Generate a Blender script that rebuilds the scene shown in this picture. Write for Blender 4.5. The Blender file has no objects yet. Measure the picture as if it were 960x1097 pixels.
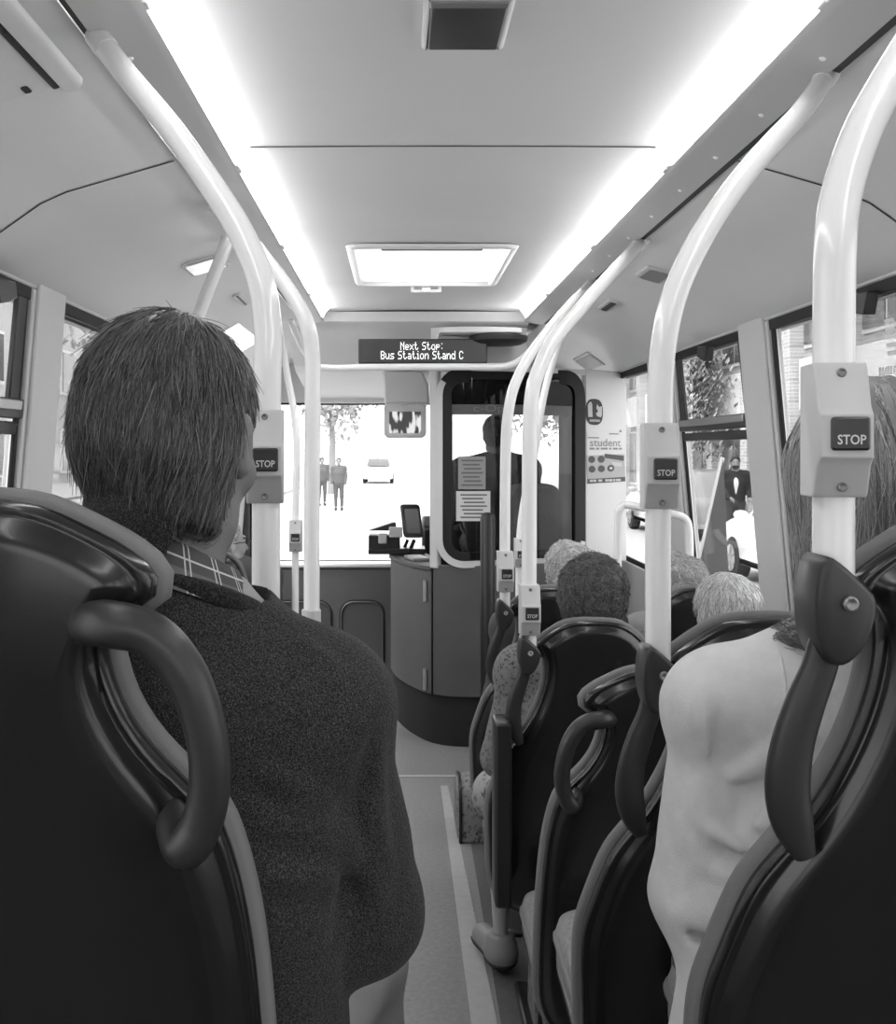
import bpy, bmesh, math, random
import numpy as np
from mathutils import Vector, Matrix
random.seed(7); RNG = np.random.default_rng(11)
SC = bpy.context.scene
COL = SC.collection
F = 1100.0                       # focal length in pixels of the 960 x 1097 frame
VX, VY = 427.0, 483.0            # where the bus axis vanishes
EYE = 1.6
R = math.radians
PI = math.pi
def W(px, py, d):
    return np.array([(px - VX) * d / F, d, EYE - (py - VY) * d / F])

# ------------------------------------------------------------------ materials
MATS = {}
def node(nt, kind, **kw):
    n = nt.nodes.new(kind)
    for k, v in kw.items():
        if k.startswith('i_'):
            n.inputs[k[2:].replace('_', ' ')].default_value = v
        else: setattr(n, k, v)
    return n
def mat(name, g, rough=.5, spec=.5, coat=0, noise=0, nscale=30, bump=0, bscale=200, metal=0, stretch=None, sheen=0):
    if name in MATS: return MATS[name]
    m = bpy.data.materials.new(name); m.use_nodes = True
    nt = m.node_tree; b = nt.nodes['Principled BSDF']
    c = g if isinstance(g, tuple) else (g, g, g)
    b.inputs['Base Color'].default_value = (*c, 1)
    b.inputs['Roughness'].default_value = rough
    b.inputs['Specular IOR Level'].default_value = spec
    b.inputs['Coat Weight'].default_value = coat
    b.inputs['Coat Roughness'].default_value = .12
    b.inputs['Metallic'].default_value = metal
    b.inputs['Sheen Weight'].default_value = sheen
    tc = node(nt, 'ShaderNodeTexCoord')
    src = tc.outputs['Object']
    if stretch:
        mp = node(nt, 'ShaderNodeMapping'); mp.inputs['Scale'].default_value = stretch
        nt.links.new(src, mp.inputs['Vector']); src = mp.outputs['Vector']
    if noise:
        n = node(nt, 'ShaderNodeTexNoise', i_Scale=nscale, i_Detail=4.0)
        r = node(nt, 'ShaderNodeMapRange'); r.inputs['To Min'].default_value = 1 - noise; r.inputs['To Max'].default_value = 1 + noise
        r.inputs['From Min'].default_value = .25; r.inputs['From Max'].default_value = .75
        mx = node(nt, 'ShaderNodeVectorMath', operation='SCALE'); mx.inputs[0].default_value = c
        nt.links.new(src, n.inputs['Vector']); nt.links.new(n.outputs['Fac'], r.inputs['Value'])
        nt.links.new(r.outputs['Result'], mx.inputs['Scale']); nt.links.new(mx.outputs['Vector'], b.inputs['Base Color'])
    if bump:
        n2 = node(nt, 'ShaderNodeTexNoise', i_Scale=bscale, i_Detail=3.0)
        bp = node(nt, 'ShaderNodeBump', i_Strength=bump, i_Distance=.002)
        nt.links.new(src, n2.inputs['Vector']); nt.links.new(n2.outputs['Fac'], bp.inputs['Height']); nt.links.new(bp.outputs['Normal'], b.inputs['Normal'])
    MATS[name] = m; return m
def glow(name, g, s):
    if name in MATS: return MATS[name]
    m = bpy.data.materials.new(name); m.use_nodes = True; nt = m.node_tree
    b = nt.nodes['Principled BSDF']; b.inputs['Base Color'].default_value = (g, g, g, 1)
    b.inputs['Emission Color'].default_value = (g, g, g, 1); b.inputs['Emission Strength'].default_value = s
    MATS[name] = m; return m
def glass(name, tint=.85, refl=.06):
    if name in MATS: return MATS[name]
    m = bpy.data.materials.new(name); m.use_nodes = True; nt = m.node_tree
    nt.nodes.remove(nt.nodes['Principled BSDF'])
    t = node(nt, 'ShaderNodeBsdfTransparent'); t.inputs['Color'].default_value = (tint, tint, tint, 1)
    g = node(nt, 'ShaderNodeBsdfGlossy'); g.inputs['Roughness'].default_value = .02
    lw = node(nt, 'ShaderNodeLayerWeight', i_Blend=.25)
    r = node(nt, 'ShaderNodeMapRange'); r.inputs['To Min'].default_value = refl * .4; r.inputs['To Max'].default_value = min(1, refl * 5)
    mx = node(nt, 'ShaderNodeMixShader')
    nt.links.new(lw.outputs['Fresnel'], r.inputs['Value']); nt.links.new(r.outputs['Result'], mx.inputs['Fac'])
    nt.links.new(t.outputs[0], mx.inputs[1]); nt.links.new(g.outputs[0], mx.inputs[2])
    nt.links.new(mx.outputs[0], nt.nodes['Material Output'].inputs['Surface'])
    MATS[name] = m; return m
def floral(name, lo, hi, scale=45, thr=.5):
    if name in MATS: return MATS[name]
    m = mat(name, hi, .8, .2); nt = m.node_tree; b = nt.nodes['Principled BSDF']
    tc = node(nt, 'ShaderNodeTexCoord')
    n = node(nt, 'ShaderNodeTexNoise', i_Scale=scale, i_Detail=2.0, i_Distortion=1.2)
    v = node(nt, 'ShaderNodeTexVoronoi', i_Scale=scale * .8)
    ad = node(nt, 'ShaderNodeMath', operation='MULTIPLY_ADD'); ad.inputs[1].default_value = .5
    cr = node(nt, 'ShaderNodeValToRGB')
    cr.color_ramp.elements[0].position = thr - .04; cr.color_ramp.elements[0].color = (lo, lo, lo, 1)
    cr.color_ramp.elements[1].position = thr + .25; cr.color_ramp.elements[1].color = (hi, hi, hi, 1)
    nt.links.new(tc.outputs['Object'], n.inputs['Vector']); nt.links.new(tc.outputs['Object'], v.inputs['Vector'])
    nt.links.new(v.outputs['Distance'], ad.inputs[0]); nt.links.new(n.outputs['Fac'], ad.inputs[2])
    nt.links.new(ad.outputs[0], cr.inputs['Fac']); nt.links.new(cr.outputs['Color'], b.inputs['Base Color'])
    return m
def heather(name, lo, hi, scale=420):
    """woollen knit: fine light flecks over a dark yarn"""
    if name in MATS: return MATS[name]
    m = mat(name, lo, .95, .15, bump=.9, bscale=320, sheen=.06); nt = m.node_tree; b = nt.nodes['Principled BSDF']
    tc = node(nt, 'ShaderNodeTexCoord')
    n = node(nt, 'ShaderNodeTexNoise', i_Scale=scale, i_Detail=2.0)
    cr = node(nt, 'ShaderNodeValToRGB')
    cr.color_ramp.elements[0].position = .42; cr.color_ramp.elements[0].color = (lo, lo, lo, 1)
    cr.color_ramp.elements[1].position = .72; cr.color_ramp.elements[1].color = (hi, hi, hi, 1)
    nt.links.new(tc.outputs['Object'], n.inputs['Vector']); nt.links.new(n.outputs['Fac'], cr.inputs['Fac']); nt.links.new(cr.outputs['Color'], b.inputs['Base Color'])
    return m
def hairmat(name, g, rough=.4):
    if name in MATS: return MATS[name]
    m = mat(name, g, rough, .5); nt = m.node_tree; b = nt.nodes['Principled BSDF']
    at = node(nt, 'ShaderNodeAttribute', attribute_name='tone')
    mx = node(nt, 'ShaderNodeVectorMath', operation='SCALE'); mx.inputs[0].default_value = (g, g, g)
    nt.links.new(at.outputs['Fac'], mx.inputs['Scale']); nt.links.new(mx.outputs['Vector'], b.inputs['Base Color'])
    return m
def bricks(name, a, b_, mortar, scale):
    if name in MATS: return MATS[name]
    m = mat(name, a, .9, .2); nt = m.node_tree; b = nt.nodes['Principled BSDF']
    tc = node(nt, 'ShaderNodeTexCoord'); sp = node(nt, 'ShaderNodeSeparateXYZ'); cb = node(nt, 'ShaderNodeCombineXYZ')
    br = node(nt, 'ShaderNodeTexBrick', i_Scale=scale); br.inputs['Color1'].default_value = (a, a, a, 1); br.inputs['Color2'].default_value = (b_, b_, b_, 1); br.inputs['Mortar'].default_value = (mortar,) * 3 + (1,)
    nt.links.new(tc.outputs['Object'], sp.inputs[0]); nt.links.new(sp.outputs['Y'], cb.inputs['X']); nt.links.new(sp.outputs['Z'], cb.inputs['Y'])
    nt.links.new(cb.outputs[0], br.inputs['Vector']); nt.links.new(br.outputs['Color'], b.inputs['Base Color'])
    return m

# ------------------------------------------------------------------ mesh builder
def cr(pts, n=6, closed=False):
    """Catmull-Rom through points"""
    P = [np.array(p, float) for p in pts]; out = []; N = len(P)
    for i in range(N if closed else N - 1):
        g = lambda k: P[k % N] if closed else P[min(max(k, 0), N - 1)]
        p0, p1, p2, p3 = g(i - 1), g(i), g(i + 1), g(i + 2)
        for j in range(n):
            t = j / n
            out.append(.5 * (2 * p1 + (p2 - p0) * t + (2 * p0 - 5 * p1 + 4 * p2 - p3) * t * t + (3 * p1 - p0 - 3 * p2 + p3) * t ** 3))
    if not closed: out.append(P[-1])
    return out
def offset(poly, o):
    P = np.array(poly, float); d = np.roll(P, -1, 0) - np.roll(P, 1, 0)
    L = np.linalg.norm(d, axis=1, keepdims=True); d = d / np.maximum(L, 1e-9)
    nrm = np.stack([-d[:, 1], d[:, 0]], 1)
    A = np.sum(P[:, 0] * np.roll(P[:, 1], -1) - np.roll(P[:, 0], -1) * P[:, 1])
    return P + nrm * o * (1 if A > 0 else -1)
def rrect(w, h, r, n=5, cx=0, cy=0):
    out = []
    for sx, sy, a0 in ((1, 1, 0), (-1, 1, 90), (-1, -1, 180), (1, -1, 270)):
        for k in range(n + 1):
            a = R(a0 + 90 * k / n); out.append((cx + sx * (w / 2 - r) + r * math.cos(a), cy + sy * (h / 2 - r) + r * math.sin(a)))
    return out
class MB:
    def __init__(s): s.v = []; s.f = []; s.uv = None
    def add(s, v, f):
        o = len(s.v); s.v += [tuple(map(float, p)) for p in v]; s.f += [tuple(i + o for i in q) for q in f]; return s
    def box(s, c, d, rz=0, rx=0, ry=0):
        M = (Matrix.Rotation(rz, 3, 'Z') @ Matrix.Rotation(ry, 3, 'Y') @ Matrix.Rotation(rx, 3, 'X'))
        v = [M @ Vector((x * d[0] / 2, y * d[1] / 2, z * d[2] / 2)) + Vector(c) for x in (-1, 1) for y in (-1, 1) for z in (-1, 1)]
        return s.add(v, [(0, 1, 3, 2), (4, 6, 7, 5), (0, 4, 5, 1), (2, 3, 7, 6), (0, 2, 6, 4), (1, 5, 7, 3)])
    def loft(s, rings, cap0=True, cap1=True, closed=True):
        n = len(rings[0]); o = len(s.v)
        for r_ in rings: s.v += [tuple(map(float, p)) for p in r_]
        for i in range(len(rings) - 1):
            for j in range(n if closed else n - 1):
                k = (j + 1) % n
                s.f.append((o + i * n + j, o + i * n + k, o + (i + 1) * n + k, o + (i + 1) * n + j))
        if cap0 and closed: s.f.append(tuple(o + j for j in range(n))[::-1])
        if cap1 and closed: s.f.append(tuple(o + (len(rings) - 1) * n + j for j in range(n)))
        return s
    def tube(s, pts, r, n=14, smooth=0, closed=False, caps=True, sq=1.0):
        P = [np.array(p, float) for p in pts]
        rr = list(r) if hasattr(r, '__len__') else [r] * len(P)
        if smooth:
            P2 = cr([np.append(p, q) for p, q in zip(P, rr)], smooth, closed); P = [p[:3] for p in P2]; rr = [p[3] for p in P2]
        N = len(P); rings = []; up = None
        for i in range(N):
            t = P[(i + 1) % N] - P[i - 1] if closed else P[min(i + 1, N - 1)] - P[max(i - 1, 0)]
            t = t / (np.linalg.norm(t) + 1e-12)
            if up is None:
                a = np.array([0, 1., 0]) if abs(t[1]) < .8 else np.array([1., 0, 0])
                up = a
            u = up - t * np.dot(up, t); u /= np.linalg.norm(u) + 1e-12; up = u
            w = np.cross(t, u)
            rings.append([P[i] + rr[i] * (math.cos(2 * PI * k / n) * u * sq + math.sin(2 * PI * k / n) * w) for k in range(n)])
        if closed: rings.append(rings[0]); return s.loft(rings, False, False)
        return s.loft(rings, caps, caps)
    def slab(s, poly, rings, fn):
        """outline swept through (inset, depth) rings; fn maps (u, v, depth) to a point"""
        return s.loft([[fn(u, v, t) for u, v in offset(poly, o)] for o, t in rings])
    def prism(s, poly, fn, t0, t1): return s.slab(poly, [(0, t0), (0, t1)], fn)
    def ell(s, c, r, n=16, m=10, M=None):
        rings = []
        for i in range(1, m):
            a = PI * i / m
            rings.append([(math.sin(a) * math.cos(2 * PI * k / n), math.sin(a) * math.sin(2 * PI * k / n), math.cos(a)) for k in range(n)])
        vs = [[np.array(p) * np.array(r) for p in q] for q in rings]
        if M is not None: vs = [[M @ p for p in q] for q in vs]
        return s.loft([[p + np.array(c) for p in q] for q in vs][::-1])
    def lathe(s, prof, c=(0, 0, 0), axis='z', n=24, M=None):
        rings = []
        for r_, h in prof:
            q = []
            for k in range(n):
                x, y = r_ * math.cos(2 * PI * k / n), r_ * math.sin(2 * PI * k / n)
                p = np.array((x, y, h)) if axis == 'z' else (np.array((h, x, y)) if axis == 'x' else np.array((x, h, y)))
                if M is not None: p = M @ p
                q.append(p + np.array(c))
            rings.append(q)
        return s.loft(rings)
    def quad(s, a, b, c, d): return s.add([a, b, c, d], [(0, 1, 2, 3)])
    def sheet(s, fn, us, vs, t=None):
        """open surface fn(u, v); with t, a second skin offset by vector t closes it"""
        o = len(s.v); nu, nv = len(us), len(vs)
        s.v += [tuple(map(float, fn(u, v))) for u in us for v in vs]
        for i in range(nu - 1):
            for j in range(nv - 1):
                s.f.append((o + i * nv + j, o + (i + 1) * nv + j, o + (i + 1) * nv + j + 1, o + i * nv + j + 1))
        return s
    def text(s, txt, size, fn, bold=0, align='CENTER', depth=.0004, sx=1.0):
        cu = bpy.data.curves.new('t', 'FONT'); cu.body = txt; cu.size = size; cu.align_x = align; cu.align_y = 'CENTER'; cu.offset = bold; cu.resolution_u = 3
        o = bpy.data.objects.new('t', cu); COL.objects.link(o); bpy.context.view_layer.update()
        dg = bpy.context.evaluated_depsgraph_get(); me = bpy.data.meshes.new_from_object(o.evaluated_get(dg))
        s.add([fn(v.co.x * sx, v.co.y, 0) for v in me.vertices], [tuple(p.vertices) for p in me.polygons])
        bpy.data.objects.remove(o); bpy.data.curves.remove(cu); bpy.data.meshes.remove(me); return s
    def build(s, name, m, parent=None, world=False, bevel=0, seg=2, smooth=True, angle=38, sub=0, norm=True):
        off = np.zeros(3)
        if world and parent is not None:
            r_ = parent
            while r_ is not None: off += np.array(r_.location); r_ = r_.parent
        me = bpy.data.meshes.new(name); me.from_pydata([tuple(np.array(p) - off) for p in s.v], [], s.f)
        if norm:
            bm = bmesh.new(); bm.from_mesh(me); bmesh.ops.recalc_face_normals(bm, faces=bm.faces); bm.to_mesh(me); bm.free()
        return link(name, me, m, parent, bevel, seg, smooth, angle, sub)
def link(name, me, m, parent=None, bevel=0, seg=2, smooth=True, angle=38, sub=0):
    for q in (m if isinstance(m, (list, tuple)) else [m]): me.materials.append(q)
    if smooth:
        me.polygons.foreach_set('use_smooth', [True] * len(me.polygons))
        if angle < 180: me.set_sharp_from_angle(angle=R(angle))
    me.update()
    o = bpy.data.objects.new(name, me); COL.objects.link(o)
    if parent is not None: o.parent = parent
    if bevel:
        b = o.modifiers.new('b', 'BEVEL'); b.width = bevel; b.segments = seg; b.limit_method = 'ANGLE'; b.angle_limit = R(35)
        b.harden_normals = False
    if sub:
        b = o.modifiers.new('s', 'SUBSURF'); b.levels = sub; b.render_levels = sub
    return o
def tag(o, label, cat, group=None):
    o['label'] = label; o['category'] = cat
    if group: o['group'] = group
    return o
def thing(name, label, cat, loc=(0, 0, 0), group=None):
    o = bpy.data.objects.new(name, None); COL.objects.link(o); o.location = tuple(map(float, loc)); o.empty_display_size = .05
    return tag(o, label, cat, group)
def struct(o): o['kind'] = 'structure'; return o
def kids(o): return [c for c in bpy.data.objects if c.parent == o]
def dup(o, parent=None, loc=None, label=None):
    c = o.copy(); COL.objects.link(c); c.parent = parent
    if loc is not None: c.location = loc
    if label: c['label'] = label
    for k in kids(o): dup(k, c)
    return c
# ------------------------------------------------------------------ the bus shell
M_ceil = mat('ceiling_panel', .70, .55, .3, noise=.02, nscale=3)
M_fascia = mat('fascia_panel', .52, .45, .4)
M_pale = mat('pale_panel', .58, .5, .4, noise=.02, nscale=4)
M_dark = mat('dark_rubber', .012, .6, .3)
M_gap = mat('panel_gap', .05, .8, .1)
M_grey = mat('dark_grey_panel', .095, .55, .35, noise=.05, nscale=8)
M_kick = mat('kick_panel', .022, .6, .3, noise=.1)
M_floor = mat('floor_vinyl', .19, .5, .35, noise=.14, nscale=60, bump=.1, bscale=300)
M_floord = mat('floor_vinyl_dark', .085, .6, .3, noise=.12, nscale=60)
M_line = mat('floor_line', .34, .5, .3, noise=.06)
M_white = mat('white_plastic', .68, .35, .5)
M_pole = mat('pole_paint', .78, .24, .5, coat=.4)
M_black = mat('black_plastic', .012, .35, .5)
M_steel = mat('steel', .55, .3, .5, metal=1)
M_paper = mat('paper', .55, .8, .2)
M_ink = mat('ink', .03, .8, .1)
XC = .135
YB, YF = -1.9, 7.25
def xr(z): return 1.40 - max(z - 1.05, 0) * .102
def xl(z): return -1.12 + max(z - 1.05, 0) * .09
SILL, HEAD = .92, 2.06

fl = MB()
fl.box((.14, 2.68, -.06), (2.56, 9.2, .12))
struct(fl.build('floor', M_floor))
def along(pts):   # extrude a section polyline of (x, z) along the bus
    m = MB(); m.sheet(lambda u, v: (pts[v][0], u, pts[v][1]), [YB, 5.55], range(len(pts))); return m
# lines on the floor
tr = MB(); tr.prism([(.235, 4.9), (.20, 4.9), (.204, 2.4), (.268, 2.4), (.275, 2.9)], lambda u, v, t: (u, v, t), .0005, .003)
struct(tr.build('trim_1', M_line, smooth=False))
tr = MB(); tr.prism([(-.7, 5.03), (.30, 5.03), (.30, 5.06), (-.7, 5.06)], lambda u, v, t: (u, v, t), .0005, .003); struct(tr.build('trim_2', M_line, smooth=False))
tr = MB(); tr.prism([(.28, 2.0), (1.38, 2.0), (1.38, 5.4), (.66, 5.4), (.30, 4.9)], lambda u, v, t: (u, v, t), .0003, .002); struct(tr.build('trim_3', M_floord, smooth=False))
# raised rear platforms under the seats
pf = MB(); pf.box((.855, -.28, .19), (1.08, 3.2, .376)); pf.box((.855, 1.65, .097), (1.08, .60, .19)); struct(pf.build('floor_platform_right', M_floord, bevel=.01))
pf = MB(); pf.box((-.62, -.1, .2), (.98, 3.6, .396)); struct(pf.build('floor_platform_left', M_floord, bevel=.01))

# ceiling: centre panel with a hatch opening, light coves, outer panels
HX0, HX1, HY0, HY1 = -.165, .415, 3.78, 4.62
cp = MB()
xs = [-.43, -.30, HX0, .135, HX1, .57, .70]; ys = [YB, 2.0, HY0, HY1, 5.55]
zc = lambda x: 2.35 + .012 * (1 - ((x - XC) / .57) ** 2)
for i in range(len(xs) - 1):
    for j in range(len(ys) - 1):
        if 2 <= i <= 3 and j == 2: continue
        cp.quad((xs[i], ys[j], zc(xs[i])), (xs[i + 1], ys[j], zc(xs[i + 1])), (xs[i + 1], ys[j + 1], zc(xs[i + 1])), (xs[i], ys[j + 1], zc(xs[i])))
for sg in (-1, 1):
    X = lambda u: XC + sg * u
    # cove upstand behind the light lens, outer panel in three facets
    pts = [(X(.50), 2.353), (X(.61), 2.345), (X(.652), 2.30), (X(.655), 2.285)]
    cp.sheet(lambda u, v, p=pts: (p[v][0], u, p[v][1]), [YB, 5.55], range(4))
    pts = [(X(.645), 2.30), (X(.662), 2.287), (X(.92), 2.212), (X(.98), 2.185), (X(1.10), 2.10), (X(1.17 + .02), 2.055)]
    cp.sheet(lambda u, v, p=pts: (p[v][0], u, p[v][1]), [YB, 2.0, 4.0, YF], range(len(pts)))
rf = cp.build('ceiling', M_ceil, angle=30); struct(rf)
# dark roof skin above so that no daylight leaks in
ro = MB(); 
for (a, b) in ((YB - .1, HY0 - .02), (HY1 + .02, YF + .2)): ro.box((.14, (a + b) / 2, 2.46), (2.9, b - a, .04))
ro.box((-.72, (HY0 + HY1) / 2, 2.46), (1.1, .96, .04)); ro.box((1.0, (HY0 + HY1) / 2, 2.46), (1.15, .96, .04))
for sg, x in ((-1, -1.16), (1, 1.43)):
    ro.box((x, 2.7, 2.26), (.03, 9.4, .42))
struct(ro.build('ceiling_roof', mat('roof_skin', .3, .6), smooth=False))
n = 4
for sg in (-1, 1):
    X = lambda u: XC + sg * u
    fa = MB(); fa.sheet(lambda u, v: (*[(X(.640), 2.283), (X(.634), 2.274), (X(.552), 2.290), (X(.540), 2.294), (X(.535), 2.300), (X(.540), 2.305), (X(.60), 2.315)][v][:1], u, [(0, 2.283), (0, 2.274), (0, 2.290), (0, 2.294), (0, 2.300), (0, 2.305), (0, 2.315)][v][1]), [YB, 5.5], range(7))
    struct(fa.build('trim_%d' % n, M_fascia, angle=60)); n += 1
    sl = MB(); sl.sheet(lambda u, v: (X((.636, .658 if sg > 0 else .648)[v]), u, (2.2785, 2.2795)[v]), [YB, 5.5], range(2)); struct(sl.build('trim_%d' % n, M_dark)); n += 1
M_tube = glow('light_lens', 1.0, 8)
ends = [-1.85, -.85, -.05, .75, 1.6, 2.56, 3.54, 4.62, 5.45]
places = ['behind the camera row', 'above the nearest seats', 'just behind the first ceiling seam', 'beyond the first ceiling seam', 'beside the rear half of the skylight', 'at the front end of the cove']
for sg, sd in ((-1, 'left'), (1, 'right')):
    for k in range(-1, 6):
        a, b = ends[k + 2] + .02, ends[k + 3] - .02
        t = thing('ceiling_light', 'white glowing strip light in the %s ceiling cove, %s' % (sd, ['rearmost, behind the camera', 'second from the rear of the bus', 'above the nearest seats', 'just short of the first ceiling seam', 'just past the first ceiling seam', 'level with the bright skylight', 'smallest and furthest to the front'][k + 1]), 'ceiling light', (XC + sg * .56, (a + b) / 2, 2.335), 'strip lights in the ceiling coves')
        X = lambda u: sg * (u - .56)
        L = MB(); prof = [(.56, -.034), (.541, -.032), (.532, -.022), (.522, -.006), (.512, .008), (.503, .0165), (.56, .0167)]
        L.sheet(lambda u, v: (X(prof[v][0]), u, prof[v][1]), [-(b - a) / 2, (b - a) / 2], range(len(prof))); L.build('diffuser', M_tube, t)
        for e in (-1, 1):
            C = MB(); C.box((X(.545), e * (b - a) / 2, -.01), (.03, .03, .05)); C.build('end_cap', M_white, t, bevel=.003)
# studs along the fascia
for sg, sd in ((1, 'right'), (-1, 'left')):
    for k in range(9):
        yy = 1.48 + .30 * k; x = XC + sg * .60
        o = MB(); o.lathe([(.0065, -.003), (.0065, .001), (.003, .004)], (0, 0, 0), n=10)
        ob = o.build('panel_stud', mat('stud_white', .95, .3)); ob.location = (x, yy, 2.2805); ob.rotation_euler = (0, PI + sg * .4, 0)
        tag(ob, 'tiny white round stud in the %s ceiling fascia, %s' % (sd, ['nearest of the row', 'second of the row', 'third of the row', 'fourth of the row', 'fifth of the row', 'sixth of the row', 'seventh of the row', 'eighth of the row', 'furthest of the row'][k]), 'stud', 'studs along the ceiling fascias')
# seams
for j, yy in enumerate((2.56,)):
    s_ = MB(); s_.sheet(lambda u, v: (u, yy + v * .009 + .03 * ((u - XC) / .57) ** 2 * -1, zc(u) - .0012), np.linspace(-.40, .67, 15), (0, 1)); struct(s_.build('trim_8', M_gap))
for sg, nm in ((-1, 'trim_9'), (1, 'trim_10')):
    pts = [(.665, 2.2861), (.92, 2.212), (.98, 2.185), (1.10, 2.10), (1.18, 2.06)]
    s_ = MB(); s_.sheet(lambda u, v: (XC + sg * pts[u][0], 2.42 + v * .008, pts[u][1] - .0016), range(len(pts)), (0, 1)); struct(s_.build(nm, M_gap))
s_ = MB(); s_.sheet(lambda u, v: (u, 4.95 + v * .006, zc(u) - .001), np.linspace(-.40, .67, 5), (0, 1)); struct(s_.build('trim_11', M_ceil))

# skylight hatch
t = thing('roof_hatch', 'bright rectangular skylight hatch in the ceiling near the front of the bus', 'roof hatch', ((HX0 + HX1) / 2, (HY0 + HY1) / 2, 2.36))
m = MB(); w, h = HX1 - HX0, HY1 - HY0
m.slab(rrect(w + .06, h + .06, .05), [(0, -.004), (.008, -.016), (.03, -.018), (.045, .03), (.02, .03)], lambda u, v, z: (u, v, z)); 
m.f = [f for f in m.f if len(f) == 4]; m.build('frame', M_white, t, angle=60)
mm = bpy.data.materials.new('translucent_dome'); mm.use_nodes = True; nt = mm.node_tree; nt.nodes.remove(nt.nodes['Principled BSDF'])
tb = node(nt, 'ShaderNodeBsdfTranslucent'); tb.inputs['Color'].default_value = (.95, .95, .95, 1)
tp = node(nt, 'ShaderNodeBsdfTransparent'); tp.inputs['Color'].default_value = (.8, .8, .8, 1); mx = node(nt, 'ShaderNodeMixShader'); mx.inputs[0].default_value = .35
nt.links.new(tb.outputs[0], mx.inputs[1]); nt.links.new(tp.outputs[0], mx.inputs[2]); nt.links.new(mx.outputs[0], nt.nodes['Material Output'].inputs['Surface'])
m = MB(); m.prism(rrect(w - .01, h - .01, .04), lambda u, v, z: (u, v, z), .0, .006); m.build('dome', mm, t)
m = MB(); m.tube([(-.19, -h / 2 + .07, -.006), (.19, -h / 2 + .07, -.006)], .005, 8); m.build('bar', M_grey, t)
m = MB()
for sx in (-1, 1): m.tube([(sx * .06, h / 2 + .035, -.012), (sx * .062, h / 2 + .035, -.04)], .008, 8)
m.tube([(-.062, h / 2 + .035, -.036), (.062, h / 2 + .035, -.036)], .008, 8); m.box((0, h / 2 + .035, -.03), (.04, .03, .02)); m.build('handle', M_white, t)
# dark unit overhead
c = W(501, 24, 1.72)
t = thing('ceiling_unit', 'dark rectangular panel set in the ceiling at the top of the picture', 'ceiling panel', (.117, 1.78, 2.352))
m = MB(); m.slab(rrect(.15, .22, .008), [(0, .008), (0, -.012), (.006, -.016), (.011, -.016)], lambda u, v, z: (u, v, z)); m.build('frame', M_fascia, t)
m = MB(); m.slab(rrect(.126, .19, .006), [(0, -.014), (.002, -.019), (.005, -.0192)], lambda u, v, z: (u, v + .004, z)); m.build('panel', mat('smoked_panel', .035, .3, .5, noise=.15, nscale=14), t)
m = MB(); m.box((0, -.092, -.018), (.13, .02, .006)); m.build('edge_strip', mat('strip_grey', .16, .4), t, bevel=.002)
# ------------------------------------------------------------------ side walls and windows
G_side = glass('side_glass', .80, .05)
G_front = glass('front_glass', .92, .04)
G_cab = glass('cab_glass', .62, .05)
right_open = [(-1.5, -.35), (-.2, 1.3), (1.45, 3.62), (3.92, 4.87), (5.35, 6.95)]
left_open = [(-1.5, -.35), (-.2, 1.2), (1.35, 2.90), (3.17, 4.95)]
def side_wall(name, xf, sg, gaps, m):
    w = MB(); T = .05
    def sec(y0, y1, z0, z1, inn=0):
        a, b = xf(z0), xf(z1)
        w.prism([(a - sg * inn, z0), (b - sg * inn, z1), (b + sg * T, z1), (a + sg * T, z0)], lambda u, v, t: (u, t, v), y0, y1)
    sec(YB, YF, 0, SILL); sec(YB, YF, HEAD, 2.25, .0)
    ys = [YB] + [q for g in gaps for q in g] + [YF]
    for a, b in zip(ys[::2], ys[1::2]):
        sec(a, b, SILL, HEAD, .0)
        w.prism([(xf(SILL) - sg * .016, SILL - .02), (xf(HEAD) - sg * .014, HEAD + .05), (xf(HEAD), HEAD + .05), (xf(SILL), SILL - .02)], lambda u, v, t: (u, t, v), a + .02, b - .02)
    return struct(w.build(name, m, bevel=.012, seg=3))
side_wall('wall_right', xr, 1, right_open, M_pale)
side_wall('wall_left', xl, -1, left_open + [(5.35, 6.85)], M_pale)
nwin = 0
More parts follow.
